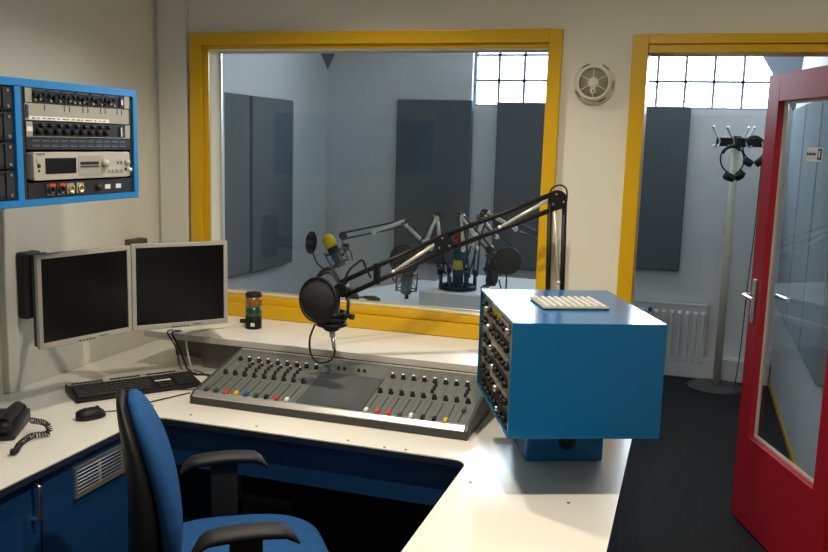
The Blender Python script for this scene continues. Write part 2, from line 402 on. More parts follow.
# ------------------------------------------------------------------ wall rack on the left wall
RX = -1.77
t = thing('wall_rack', 'bright blue open equipment rack hung on the left wall', 'rack', (WL, 2.2, 1.49))
ya, yb, za, zb = 1.20, 2.487, 1.493, 1.846
m = W(t); bt = .020
m.bx(WL+.0005, RX, ya, yb, zb-bt, zb); m.bx(WL+.0005, RX, ya, yb, za, za+bt); m.bx(WL+.0005, RX, yb-bt, yb, za+bt, zb-bt); m.bx(WL+.0005, RX, ya, ya+bt, za+bt, zb-bt)
m.bx(WL+.0005, WL+.012, ya+bt, yb-bt, za+bt, zb-bt)
m.build('shell', 'blue_rack', t, .002)
m = W(t); m.bx(WL+.013, RX, 1.943, 1.966, za+bt, zb-bt); m.build('divider', 'blue_rack', t)
m = W(t); m.bx(RX-.012, RX-.005, 1.9665, 1.982, za+bt, zb-bt); m.build('mounting_rail', 'darkpanel', t)
m = W(t); m.bx(RX-.012, RX-.005, 2.4515, 2.4665, za+bt, zb-bt); m.build('mounting_rail', 'darkpanel', t)
U0_, U1_ = 1.984, 2.4495       # rack opening in y
def rackunit(name, label, cat, z0, z1, col, x=RX-.004, depth=.30, y0=U0_, y1=U1_, ears=None, group=None):
    t = thing(name, label, cat, (x-depth/2, (y0+y1)/2, z0), 0, group)
    m = W(t); m.bx(x-.006, x, y0, y1, z0, z1); fpn = m.build('faceplate', col, t, .001)
    m = W(t); m.bx(x-depth, x-.0065, y0+.01, y1-.01, z0+.003, z1-.002); m.build('chassis', 'darkpanel', t)
    return t, fpn
def yzc(m, x, y, z, r, l, n=14): m.cyl((x, y, z), (x+l, y, z), r, n=n)
xf = RX-.004
# patch unit
t, fpn = rackunit('patch_unit', 'black patch unit crowded with small knobs, top of the blue wall rack', 'audio unit', 1.782, 1.824, 'darkpanel')
for e in (U0_, U1_-.026):
    m = W(t); m.bx(xf, xf+.002, e, e+.026, 1.783, 1.823); m.build('rack_ear', 'rackgrey', t)
for i in range(6):
    m = W(t); y = U0_+.045+i*.062
    m.bx(xf, xf+.004, y-.02, y+.03, 1.817, 1.8195); m.build('trim_strip', 'k_grey', t)
    for k in range(3):
        m = W(t); yzc(m, xf, y-.014+k*.02, 1.806-.004*(k % 2), .0055, .012); m.build('knob', 'black', t)
        m = W(t); yzc(m, xf, y-.009+k*.02, 1.790+.003*(k % 2), .0035, .006, 8); m.build('socket', ['pcb_gold', 'rackgrey', 'black2'][(i+k) % 3], t)
m = W(t); m.bx(xf, xf+.004, 2.402, 2.420, 1.787, 1.818); m.build('power_switch', 'violet', t)
m = W(t); m.bx(xf+.004, xf+.006, 2.404, 2.411, 1.794, 1.810); m.build('indicator', 'white', t)
# blank label panel
t, fpn = rackunit('blank_panel', 'pale grey blank panel with white label strip in the wall rack', 'panel', 1.733, 1.781, 'rackgrey')
m = W(t)
for i in range(5):
    for k in (0, 1)[:2 if i else 1]:
        y = U0_+.075+i*.082+k*.022; m.bx(xf, xf+.0012, y, y+.003, 1.762, 1.7795)
m.build('printed_lines', 'k_grey', fpn)
m = W(t); m.bx(xf, xf+.0015, U0_+.012, 2.345, 1.735, 1.7455); lb = m.build('label_strip', 'label', t)
m = W(t)
for i in range(16):
    y = U0_+.024+i*.0205; m.bx(xf+.0016, xf+.002, y, y+random.choice((.008, .012, .016)), 1.7385, 1.7415)
m.build('lettering', 'k_grey', lb)
m = W(t); m.bx(xf, xf+.002, U0_+.001, U0_+.011, 1.740, 1.776); m.build('side_clip', 'violet', t)
# monitor mixer
t, fpn = rackunit('line_mixer', 'black line mixer with a row of knobs, middle of the wall rack', 'audio unit', 1.687, 1.731, 'darkpanel')
m = W(t)
m.bx(xf, xf+.002, U0_, U0_+.024, 1.690, 1.730); m.build('rack_ear', 'rackgrey', t)
m = W(t); m.bx(xf, xf+.002, U1_-.024, U1_, 1.690, 1.730); m.build('rack_ear', 'rackgrey', t)
m = W(t); m.bx(xf, xf+.0015, U0_, U1_, 1.6875, 1.6895); m.build('edge_strip', 'rackgrey', t)
m = W(t); m.bx(xf+.002, xf+.003, U0_+.002, U0_+.024, 1.703, 1.716); m.build('tag', 'label', t)
for i in range(9):
    y = U0_+.045+i*.037
    m = W(t); m.lathe([(0, 0), (.009, 0), (.0075, .011), (.005, .012), (0, .012)], (xf, y, 1.703), (1, 0, 0), 14); m.build('knob', 'black', t)
    m = W(t); m.lathe([(0, 0), (.007, 0), (.006, .009), (0, .009)], (xf, y+.014, 1.720), (1, 0, 0), 12); m.build('knob', 'black', t)
m = W(t); m.bx(xf, xf+.004, 2.404, 2.422, 1.694, 1.724); psw = m.build('power_switch', 'violet', t)
m = W(t); m.bx(xf+.004, xf+.005, 2.400, 2.405, 1.692, 1.722); m.build('indicator', 'white', t)
# vent panel
t, fpn = rackunit('vent_panel', 'black slotted ventilation panel above the silver disc player', 'panel', 1.652, 1.686, 'darkpanel', depth=.02)
m = W(t)
for r_ in (1.660, 1.674):
    for i in range(11):
        y = U0_+.022+i*.039; m.bx(xf, xf+.0006, y, y+.031, r_, r_+.006)
m.build('slots', 'k_grey', fpn)
# disc player
t = thing('disc_player', 'silver disc player with dark display in the blue wall rack', 'disc player', (xf-.14, 2.215, 1.562))
y0, y1, z0, z1 = 2.000, 2.438, 1.565, 1.645
m = W(t); m.T = m.T @ Matrix(((0, 0, 1, 0), (1, 0, 0, 0), (0, 1, 0, 0), (0, 0, 0, 1)))   # (y,z,x) -> (x,y,z)
m.prism(rounded([(y0, z0), (y1, z0), (y1, z1), (y0, z1)], .009, 4), xf-.02, xf+.008); m.build('front', 'silver', t, .002)
xs = xf+.008
m = W(t); m.bx(xf-.28, xf-.0205, y0+.006, y1-.006, z0+.004, z1-.004); m.build('case', 'silver', t)
m = W(t); m.bx(xs, xs+.001, 2.046, 2.176, 1.583, 1.628); m.build('display', 'screen', t)
m = W(t); m.bx(xs, xs+.0012, 2.186, 2.300, 1.573, 1.634); tr = m.build('disc_tray', 'rackgrey', t)
m = W(t); m.bx(xs+.0012, xs+.002, 2.194, 2.278, 1.607, 1.616); m.bx(xs, xs+.003, 2.194, 2.278, 1.600, 1.6035); m.build('slot', 'dark', tr)
m = W(t); m.lathe([(0, 0), (.013, 0), (.012, .012), (.004, .014), (0, .014)], (xs, 2.305, 1.610), (1, 0, 0), 20); m.build('knob', 'silver', t)
m = W(t); m.lathe([(0, 0), (.009, 0), (.008, .010), (0, .010)], (xs, 2.418, 1.612), (1, 0, 0), 18); m.build('knob', 'silver', t)
m = W(t); m.lathe([(0, 0), (.006, 0), (.006, .010), (0, .010)], (xs, 2.430, 1.588), (1, 0, 0), 14); m.build('plug', 'white', t)
for y, z, r_ in ((2.020, 1.622, .009), (2.020, 1.606, .006), (2.020, 1.592, .0035), (2.414, 1.589, .0045)):
    m = W(t); yzc(m, xs, y, z, r_, .002); m.build('button', 'silver' if r_ > .007 else 'black', t)
for i in range(4):
    m = W(t); m.bx(xs, xs+.003, 2.325+i*.020, 2.341+i*.020, 1.582, 1.590); m.build('button', 'rackgrey', t)
for i in range(2):
    m = W(t); m.bx(xs, xs+.0015, 2.372+i*.016, 2.378+i*.016, 1.606, 1.616); m.build('button', 'k_grey', t)
def text(par, body, m, size, M4):
    c = bpy.data.curves.new('lettering', 'FONT'); c.body = body; c.size = size; c.extrude = .0002; c.align_x = 'CENTER'
    tmp = bpy.data.objects.new('lettering', c); me = bpy.data.meshes.new_from_object(tmp); bpy.data.objects.remove(tmp); bpy.data.curves.remove(c)
    o = bpy.data.objects.new('lettering', me); COL.objects.link(o); me.materials.clear(); me.materials.append(M[m]); o.parent = par
    o.matrix_basis = par.matrix_basis.inverted() @ M4 if par.type == 'EMPTY' else M4
    return o
text(t, 'DENON', 'ink', .0095, Matrix(((0, 0, 1, xs+.0006), (1, 0, 0, 2.028), (0, 1, 0, 1.636), (0, 0, 0, 1))))
# connector panel
t, fpn = rackunit('connector_panel', 'black connector panel with red and brass sockets, bottom of the wall rack', 'panel', 1.514, 1.559, 'darkpanel')
for i, (c1, c2) in enumerate((('k_red', 'black'), ('k_red', 'black'), ('pcb_gold', 'pcb_gold'), ('pcb_gold', 'pcb_gold'))):
    y = 2.072+i*.042
    m = W(t); m.bx(xf, xf+.003, y-.0155, y+.0155, 1.521, 1.553); q = m.build('socket', 'rackgrey' if i > 1 else 'steel', t)
    m = W(t); m.lathe([(.012, 0), (.012, .006), (.009, .006), (.009, .001), (.0, .001)], (xf+.003, y, 1.535), (1, 0, 0), 16); m.build('ring', c2, q)
    if i < 2:
        m = W(t); m.bx(xf+.003, xf+.008, y-.008, y+.015, 1.546, 1.554); m.build('tab', 'k_red', q)
m = W(t); m.lathe([(0, 0), (.013, 0), (.011, .005), (0, .006)], (xf, 2.285, 1.536), (1, 0, 0), 18); m.build('socket', 'black', t)
for y in (2.318, 2.372):
    m = W(t); m.bx(xf, xf+.001, y, y+.026, 1.529, 1.543); m.build('label_tag', 'label', t)
# gear in the left bay
for i, (z0, z1, lab) in enumerate(((1.757, 1.822, 'black audio unit at top of the rack bay cut by the photo edge'), (1.676, 1.752, 'black audio unit second from top in the rack bay at the photo edge'),
                                   (1.600, 1.671, 'black audio unit third from top in the rack bay at the photo edge'), (1.516, 1.595, 'black audio unit at bottom of the rack bay at the photo edge'))):
    t, fpn = rackunit('audio_unit', lab, 'audio unit', z0, z1, 'darkpanel', x=RX-.008, y0=1.455, y1=1.938, group='black units in the cut-off rack bay')
    m = W(t); m.bx(RX-.008, RX-.004, 1.905, 1.936, z0+.004, z1-.004); m.build('rack_ear', 'black2', t)
    for zz in (z0+.012, z1-.012):
        m = W(t); yzc(m, RX-.004, 1.922, zz, .004, .002, 10); m.build('screw', 'steel', t)
    m = W(t); m.bx(RX-.008, RX-.001, 1.87, 1.895, z0+.012, z1-.014); m.build('grip', 'black2', t)

# ------------------------------------------------------------------ monitors
t = thing('monitor_bracket', 'black upright wall bracket behind the left monitor', 'bracket', (WL, 2.6, 1.0))
m = W(t); m.bx(WL+.0005, WL+.045, 2.555, 2.640, 1.005, 1.255); m.build('column', 'black2', t, .008)
m = W(t); m.bx(WL+.045, WL+.075, 2.575, 2.648, 1.010, 1.250); m.build('cover', 'black', t, .010)
m = W(t); m.lathe([(0, 0), (.012, 0), (.010, .01), (0, .012)], (WL+.075, 2.60, 1.16), (1, 0, 0), 16); m.build('knob', 'black', t)
m = W(t); m.tube([(WL+.06, 2.62, 1.12), (-2.17, 2.56, 1.12), (-2.055, 2.49, 1.128)], .014, 10); m.build('arm', 'black2', t)
m = W(t); m.tube([(WL+.06, 2.63, 1.10), (-2.12, 2.76, 1.10), (-1.90, 2.876, 1.122)], .014, 10); m.build('arm', 'black2', t)
def monitor(name, label, P0, ang, w, h, tilt):
    # local x along the screen, local -y the viewing side
    t = thing(name, label, 'monitor', P0, math.pi/2-ang, 'monitors over the left counter')
    b = .0155
    a = MB(); frame_ring(a, 0, w, 0, h, (b, b, .019, b), 0, .016); a.build('bezel', 'bezel', t, .002)
    a = MB(); a.bx(b, w-b, .004, .012, .019, h-b); a.build('screen', 'screen', t)
    a = MB(); a.bx(.004, w-.004, .0162, .040, .004, h-.004); a.bx(.09, w-.09, .04, .058, .07, h-.07); a.build('back_shell', 'black2', t, .004)
    a = MB()
    for i in range(5): a.bx(w*.40+i*.014, w*.40+i*.014+.008, -.0015, 0, .003, .007)
    a.build('button', 'black2', t)
    a = MB(); a.bx(w*.62, w*.72, -.001, 0, .007, .010); a.build('marking', 'k_grey', t)
    return t
monitor('computer_monitor', 'silver framed flat monitor on the left, turned along the wall', (-2.026, 2.291, .979), R(16), .372, .318, 0)
monitor('computer_monitor', 'silver framed flat monitor nearer the yellow window', (-1.958, 2.700, .966), R(40), .370, .328, 0)

t = thing('junction_box', 'small brown junction box on left wall above the monitors', 'junction box', (WL, 3.25, 1.15))
m = W(t); m.bx(WL+.0005, WL+.04, 3.20, 3.31, 1.15, 1.238); m.build('box', 'brown', t, .003)
m = W(t); m.bx(WL+.04, WL+.045, 3.205, 3.305, 1.155, 1.233); m.build('lid', 'brown', t, .002)

# ------------------------------------------------------------------ keyboard, mouse, phone
ka = math.atan2(.381, .301)
t = thing('computer_keyboard', 'black keyboard with silver top edge in front of the monitors', 'keyboard', (-2.035, 2.47, CZ+.0005), ka)
KL, KD = .468, .185
a = MB(); a.T = Matrix(((0, 0, 1, 0), (1, 0, 0, 0), (0, 1, 0, 0), (0, 0, 0, 1)))
a.prism([(0, 0), (KD, 0), (KD, .026), (.145, .024), (0, .012)], 0, KL); a.build('body', 'black', t, .004)
a = MB()
def zk(y): return .012+(.012/.145)*y
rows = [(.012, [1.3, 1.1, 1.3, 5.6, 1.3, 1.1, 1.1, 1.3]), (.036, [2.2]+[1]*10+[2.4]), (.056, [1.7]+[1]*11+[2.2]), (.076, [1.5]+[1]*12+[1.5]), (.096, [1]*13+[2])]
un = .0185
for y, ws in rows:
    x = .012
    for wk in ws:
        a.box((x+wk*un/2, y+.009, zk(y+.009)+.004), (wk*un-.0025, .0165, .008)); x += wk*un
    for grp in (.305, .378):
        for i in range(3 if grp == .305 else 4):
            if grp == .305 and y in (.056,): continue
            a.box((grp+i*un+un/2, y+.009, zk(y+.009)+.004), (un-.0025, .0165, .008))
for grp, n in ((.012, 1), (.045, 4), (.13, 4), (.215, 4), (.305, 3)):
    for i in range(n): a.box((grp+i*un+un/2, .128, zk(.128)+.0035), (un-.0025, .013, .007))
a.build('keys', 'black2', t)
a = MB(); a.bx(.006, KL-.006, .150, KD-.004, .0262, .0275); a.build('media_strip', 'silver', t)
a = MB()
for g in (.02, .16, .30):
    for i in range(8): a.bx(g+i*.0145, g+i*.0145+.011, .157, .171, .0276, .0305)
a.build('media_button', 'black2', t)
a = MB(); a.bx(.300, .362, .058, .071, .0275, .0285); a.build('sticker', 'label', t)
m = W(t); m.tube(spline([(-1.93, 2.80, .757), (-1.90, 2.99, .748), (-1.80, 2.96, .746), (-1.735, 2.85, .746), (-1.76, 2.77, .746), (-1.90, 2.72, .746)], 8), .0026, 6); m.build('cable', 'cable_k', t)

t = thing('computer_mouse', 'small black mouse on the counter in front of keyboard', 'mouse', (-1.888, 2.362, CZ+.0005), R(60))
rings = []
for i in range(13):
    u = i/12; x = -.052+.104*u
    wd_ = .031*(1-(abs(2*u-1))**3.0)**.5*(1-.12*u)+.001; hh = .036*(1-(abs(1.75*u-.75))**2.6)**.5+.002 if abs(1.75*u-.75) < 1 else .004
    rings.append([(x, wd_*math.cos(2*math.pi*j/18), max(0, .006+(hh-.006)*math.sin(2*math.pi*j/18)) if math.sin(2*math.pi*j/18) > 0 else .006+.006*math.sin(2*math.pi*j/18)) for j in range(18)])
a = MB(); a.ring_loft(rings); a.build('shell', 'black', t)
a = MB(); a.cyl((.022, -.004, .0325), (.022, .004, .0325), .007, n=14); a.build('scroll_wheel', 'violet', t)
a = MB(); a.sphere((-.010, 0, .0365), .005, (1, 1, .3)); a.build('badge', 'alu', t)
m = W(t); m.tube(spline([(-1.868, 2.407, .752), (-1.85, 2.46, .7435), (-1.82, 2.55, .7435), (-1.775, 2.66, .7435), (-1.74, 2.74, .7435)], 6), .0022, 6); m.build('cable', 'cable_k', t)

t = thing('desk_phone', 'dark desk telephone at the counter edge by left wall', 'telephone', (-2.100, 2.125, CZ+.0005), R(28))
a = MB(); a.T = Matrix(((0, 0, 1, 0), (1, 0, 0, 0), (0, 1, 0, 0), (0, 0, 0, 1)))
a.prism([(-.10, 0), (.10, 0), (.10, .046), (.07, .050), (-.10, .016)], -.11, .11); a.build('base', 'black2', t, .008)
a = MB(); a.tube(spline([(.075, -.09, .052), (.075, -.05, .058), (.075, .02, .059), (.075, .08, .054)], 6), [.020]*18+[.02], 14)
a.sphere((.075, -.095, .046), .026, (1, 1, .7)); a.sphere((.075, .085, .048), .026, (1, 1, .7)); a.build('handset', 'black', t)
a = MB(); sl = math.atan2(.044, .17)
for i in range(3):
    for k in range(4): a.box((-.075+i*.028, -.075+k*.026, .024+.0052*k), (.020, .016, .007), Matrix.Rotation(sl, 3, 'X'))
a.build('keypad', 'k_grey', t)
a = MB(); a.box((-.045, .062, .0490), (.09, .04, .004), Matrix.Rotation(sl, 3, 'X')); a.build('display', 'screen', t)
path = spline([(-1.955, 2.16, .785), (-1.905, 2.165, .780), (-1.888, 2.158, .755), (-1.915, 2.115, .753), (-1.900, 2.05, .752), (-1.868, 1.995, .752), (-1.875, 1.985, .752)], 22)
co_ = []
for i in range(len(path)-1):
    for k in range(3):
        p_ = path[i].lerp(path[i+1], k/3); tg = (path[i+1]-path[i]); tg = tg.normalized() if tg.length > 1e-9 else Vector((1, 0, 0))
        u = tg.orthogonal().normalized(); v = tg.cross(u); an = (i*3+k)*.62
        co_.append(p_+(u*math.cos(an)+v*math.sin(an))*.0085)
m = W(t); m.tube(co_, .0019, 5); m.build('coiled_cord', 'cable_k', t)

# ------------------------------------------------------------------ signal lamp on the shelf
t = thing('signal_lamp', 'small amber and green signal lamp standing on the raised shelf', 'signal lamp', (-1.742, 3.235, .8935))
SH = .155; sr = .034
a = MB(); a.lathe([(0, 0), (sr, 0), (sr+.001, .004), (sr+.001, .048), (sr-.002, .052), (0, .052)], n=28); a.build('base', 'black', t)
a = MB(); a.lathe([(0, .052), (sr, .052), (sr, .094), (0, .094)], n=28); a.build('green_lens', 'green_lens', t)
a = MB(); a.lathe([(0, .094), (sr, .094), (sr, .138), (0, .138)], n=28); a.build('amber_lens', 'amber', t)
a = MB(); a.lathe([(0, .138), (sr+.001, .138), (sr+.001, .150), (sr-.006, SH), (0, SH)], n=28); a.build('cap', 'black', t)
a = MB(); a.cyl((-.030, -.012, .030), (-.052, -.020, .030), .009, n=12); a.build('cable_gland', 'black', t)
m = W(t); m.box((-1.728, 3.2005, .915), (.018, .002, .014)); m.build('tag', 'label', t)
m = W(t); m.tube(spline([(-1.794, 3.215, .9235), (-1.84, 3.17, .903), (-1.90, 3.08, .899), (-1.918, 3.005, .900), (-1.912, 2.985, .86), (-1.895, 2.985, .78), (-1.875, 2.99, .7445), (-1.80, 3.02, .7445)], 10), .0042, 8)
m.build('cable', 'cable_w', t)
t = tag(MB().tube(spline([(-1.985, 3.06, .892), (-1.985, 2.997, .898), (-1.94, 2.985, .83), (-1.88, 2.96, .752), (-1.80, 2.98, .7435), (-1.72, 2.93, .7435)], 8), .0045, 7).build('monitor_cable', 'cable_k', None, 0, (-1.9, 2.97, .7435)), 'thick black cable dropping from the raised shelf onto counter', 'cable')
t = tag(MB().tube(spline([(-2.02, 3.05, .8965), (-2.01, 2.999, .895), (-1.965, 2.99, .84), (-1.92, 2.965, .755), (-1.87, 2.985, .7435), (-1.90, 3.02, .7435), (-1.95, 2.99, .7435)], 8), .0030, 7).build('monitor_cable', 'cable_k', None, 0, (-1.95, 2.98, .7435)), 'thin black cable looping below the right monitor', 'cable')

# ------------------------------------------------------------------ mixing console
MX0, MX1, MY0, MYT, MY1 = -1.674, -.640, 2.633, 2.648, 2.996
MZ0, MZ1 = .782, .863
t = thing('mixing_console', 'grey broadcast mixing console on the desk under the boom microphone', 'mixing console', ((MX0+MX1)/2, MY0, CZ+.0005))
sl = math.atan2(MZ1-MZ0, MY1-MYT)
def mz(y): return MZ0+(y-MYT)*(MZ1-MZ0)/(MY1-MYT)
YZX = Matrix(((0, 0, 1, 0), (1, 0, 0, 0), (0, 1, 0, 0), (0, 0, 0, 1)))
m = W(t); T0 = m.T; m.T = T0 @ YZX
m.prism([(MY0, CZ+.001), (MY1+.004, CZ+.001), (MY1+.004, MZ1-.004), (MY1, MZ1), (MYT+.008, mz(MYT+.008)), (MYT, MZ0-.004), (MY0, MZ0-.014)], MX0+.012, MX1-.012); m.build('body', 'mixer', t, .001)
for x in (MX0, MX1-.0118):
    m = W(t); m.T = m.T @ YZX
    m.prism([(MY0-.002, CZ+.0008), (MY1+.006, CZ+.0008), (MY1+.006, MZ1+.001), (MYT+.004, MZ0+.003), (MY0-.002, MZ0-.012)], x, x+.0118); m.build('side_cheek', 'mixer_dark', t, .002)
m = W(t); m.T = m.T @ YZX
m.prism([(MY0-.001, MZ0-.0138), (MYT+.006, MZ0-.0016), (MYT+.008, MZ0+.0045), (MYT-.002, MZ0+.003), (MY0-.004, MZ0-.009)], MX0+.0122, MX1-.0122); m.build('front_rail', 'alu', t)
m = W(t); m.bx(MX0+.0122, MX1-.0122, MY0-.0016, MY0-.0002, CZ+.003, MZ0-.016); m.build('front_panel', 'mixer_dark', t)
m = W(t); m.T = m.T @ YZX
m.prism([(MY1-.008, MZ1-.0015), (MY1+.002, MZ1+.001), (MY1+.002, MZ1+.004), (MY1-.009, MZ1+.001)], MX0+.0122, MX1-.0122); m.build('rear_rail', 'alu', t)
Rt = Matrix.Rotation(sl, 3, 'X'); nrm = Rt @ Vector((0, 0, 1))
def surf(x, y, h=0): return Vector((x, y, mz(y)))+nrm*h
def plate(m, x0, x1, y0, y1, h0, h1):
    T0 = m.T; m.T = T0 @ Matrix.Translation(surf((x0+x1)/2, (y0+y1)/2)) @ Rt.to_4x4()
    ly = (y1-y0)/math.cos(sl)/2; m.bx(-(x1-x0)/2, (x1-x0)/2, -ly, ly, h0, h1); m.T = T0
PX0, PX1 = -1.268, -1.022
m = W(t); plate(m, PX0, PX1, MYT+.010, 2.884, .0005, .004); m.build('script_pad', 'mixer_pad', t)
m = W(t); plate(m, PX0, PX1, 2.888, 2.982, .0004, .002); m.build('master_panel', 'mixer', t)
PI_ = .0400
xa = [-1.622+i*PI_ for i in range(9)]; xb = [-1.004+i*.0402 for i in range(9)]
m = W(t)
for x in [xa[0]-.020]+[v+.020 for v in xa]+[xb[0]-.020]+[v+.020 for v in xb]:
    m = W(t); plate(m, x-.0006, x+.0006, MYT+.010, 2.980, .0002, .0008); m.build('module_seam', 'mixer_dark', t)
m = W(t)
for x in xa+xb:
    m = W(t); plate(m, x-.0018, x+.0018, 2.668, 2.775, .0002, .0010); m.build('fader_slot', 'dark', t)
m = W(t)
for x in xa+xb:
    plate(m, x-.004, x+.004, 2.785, 2.787, .0003, .0008); plate(m, x-.003, x+.003, 2.874, 2.876, .0003, .0008)
m.build('legend_marks', 'rackgrey', t)
ROWA, ROWC, ROWF = 2.910, 2.798, 2.662
def knob(x, y, r_, h, col='black', cap=None):
    m = W(t); m.lathe([(0, 0), (r_*1.15, 0), (r_*1.1, h*.25), (r_*.85, h*.3), (r_*.78, h*.95), (r_*.6, h), (0, h)], surf(x, y), nrm, 14); k = m.build('knob', col, t)
    if cap:
        m = W(t); m.cyl(surf(x, y, h), surf(x, y, h+.0012), r_*.62, n=12); m.build('knob_cap', cap, k)
for i, x in enumerate(xa):
    knob(x, ROWA, .0085, .017, 'black', 'k_white' if i not in (0,) else 'k_red'); knob(x, ROWC, .0090, .017)
for i in range(6):
    for y in (2.836, 2.860, 2.884): knob(xa[i]+PI_*1.9-.010, y, .0062, .013, 'black', 'k_white' if y > 2.88 else None)
for i, x in enumerate(xb):
    if i < 8: knob(x+.008, ROWA, .0085, .017, 'black', 'k_white')
    knob(x, ROWC, .0090, .017)
for xx in (xb[4]+.0195, xb[7]+.020):
    for y in (2.838, 2.860, 2.882): knob(xx, y, .0062, .013)
for x in (-1.215, -1.192, -1.135, -1.112): knob(x, ROWA+.012, .0062, .013)
m = W(t)
for x in (-1.245, -1.238, -1.165, -1.085, -1.06): plate(m, x-.0025, x+.0025, ROWA+.008, ROWA+.013, .0020, .0032)
m.build('buttons', 'rackgrey', t)
fa = ['k_green', 'k_green', 'k_red', 'k_yel', 'k_blue', 'k_green', 'black', 'k_pink', 'k_white']
fb = ['k_white', 'k_red', 'k_red', 'k_grey', 'k_white', 'black', 'black', 'k_yel', 'k_grey']
for xs_, fs_ in ((xa, fa), (xb, fb)):
    for i, (x, c_) in enumerate(zip(xs_, fs_)):
        y = ROWF+(.078 if xs_ is xb and i == 8 else 0)
        m = W(t); T0 = m.T; m.T = T0 @ Matrix.Translation(surf(x, y)) @ Rt.to_4x4()
        m.prism([(-.0065, -.011), (.0065, -.011), (.0065, .011), (-.0065, .011)], .004, .0075)
        m.ring_loft([[(-.0065, -.011, .0075), (.0065, -.011, .0075), (.0065, .011, .0075), (-.0065, .011, .0075)], [(-.0055, -.008, .0135), (.0055, -.008, .0135), (.0055, .008, .0135), (-.0055, .008, .0135)]], True, False)
        m.bx(-.002, .002, -.004, .004, .0004, .004)
        m.build('fader_knob', c_, t, .0012)

# ------------------------------------------------------------------ blue equipment case on its pedestal
BP = Vector((-.424, 2.195, .92)); BA = .396; BW, BD, BH = .418, .53, .317
t = thing('equipment_case', 'large glossy blue equipment case on pedestal at desk corner', 'case', BP, BA)
a = MB(); q = .008
a.bx(0, BW, 0, BD, 0, q); a.bx(0, BW, 0, BD, BH-q, BH); a.bx(0, BW, 0, q, q, BH-q); a.bx(0, BW, BD-q, BD, q, BH-q); a.bx(BW-q, BW, q, BD-q, q, BH-q)
a.build('shell', 'blue_box', t, .0015)
MBX = Matrix.Translation(BP) @ Matrix.Rotation(BA, 4, 'Z')
t = thing('case_pedestal', 'small blue box pedestal under the big blue case', 'pedestal', MBX @ Vector((.12, .30, CZ+.0006-BP.z)), BA)
a = MB(); a.bx(0, .245, 0, .20, 0, BP.z-CZ-.0012); a.build('body', 'blue_box', t, .008)
a = MB(); a.T = Matrix.Translation((.128, -.0012, .066)) @ Matrix.Rotation(R(90), 4, 'X'); a.lathe([(0, -.001), (.027, -.001), (.027, .001), (0, .001)], n=20); a.build('cable_hole', 'dark', t)
names = [('signal_processor', 'steel signal processor with yellow display, top of the blue case'), ('signal_processor', 'steel signal processor second from top in the blue case'),
         ('signal_processor', 'steel signal processor third from top in the blue case'), ('signal_processor', 'steel signal processor fourth from top in the blue case'),
         ('signal_processor', 'steel signal processor second from bottom in the blue case'), ('signal_processor', 'dark signal processor at bottom of the blue case')]
uh = (BH-2*q-.006)/6
for i, (nm, lb) in enumerate(names):
    z1 = BH-q-.002-i*uh; z0 = z1-uh+.002
    t = thing(nm, lb, 'audio unit', MBX @ Vector((.003, q+.004, z0)), BA, 'rack units in the blue case')
    # local frame: y along the panel, -x towards the presenter
    Lp = BD-2*q-.008; hh = z1-z0; fx = .004
    a = MB(); a.bx(fx, fx+.004, 0, Lp, 0, hh); fpn = a.build('faceplate', 'wornsteel' if i < 5 else 'black2', t, .0008)
    a = MB(); a.bx(fx+.0045, fx+.30, .02, Lp-.02, .002, hh-.002); a.build('chassis', 'darkpanel', t)
    for yy in (.004, Lp-.022):
        a = MB(); a.bx(fx-.002, fx, yy, yy+.018, .003, hh-.003); a.build('rack_ear', 'black2', t)
    a = MB(); a.bx(fx-.0025, fx-.0002, .06, Lp-.19, hh*.56, hh*.80); a.build('scale_strip', 'dark' if i % 2 else 'alu', t)
    a = MB(); a.bx(fx-.0022, fx-.0002, .06, Lp-.24, hh*.14, hh*.24); a.build('edge_strip', 'dark', t)
    for k in range(9):
        yy = .05+k*.048+(.01 if i % 2 else 0)
        rr = .0085 if k % 3 else .011
        a = MB(); a.lathe([(0, 0), (rr, 0), (rr*.9, .012), (rr*.6, .014), (0, .014)], (fx, yy, hh*(.38 if (k+i) % 2 else .44)), (-1, 0, 0), 12); a.build('knob', 'black' if (k+i) % 7 else 'steel', t)
    a = MB(); a.bx(fx-.010, fx, Lp-.10, Lp-.07, hh*.35, hh*.70); a.build('switch', 'black', t)
    if i == 0:
        a = MB(); a.bx(fx-.003, fx, .17, .30, hh*.2, hh*.92); a.build('display', 'yel_lens', t)
# studded steel plate lying on the case
t = thing('studded_plate', 'silver studded metal plate lying on top of the blue case', 'metal plate', Vector((-.380, 2.415, BP.z+BH+.0005)), R(24))
a = MB(); PW, PD = .196, .170
a.bx(0, PW, 0, PD, .002, .007); a.build('plate', 'rackgrey', t, .001)
a = MB()
for x, y in ((.01, .01), (PW-.01, .01), (.01, PD-.01), (PW-.01, PD-.01)): a.cyl((x, y, 0), (x, y, .0021), .006, n=10)
a.build('foot', 'black', t)
a = MB()
for i in range(9):
    for k in range(7):
        a.lathe([(.0060, .007), (.0055, .0105), (.0035, .012), (0, .012)], (.016+i*.0205, .016+k*.023, 0), n=10)
a.build('studs', 'white', t)

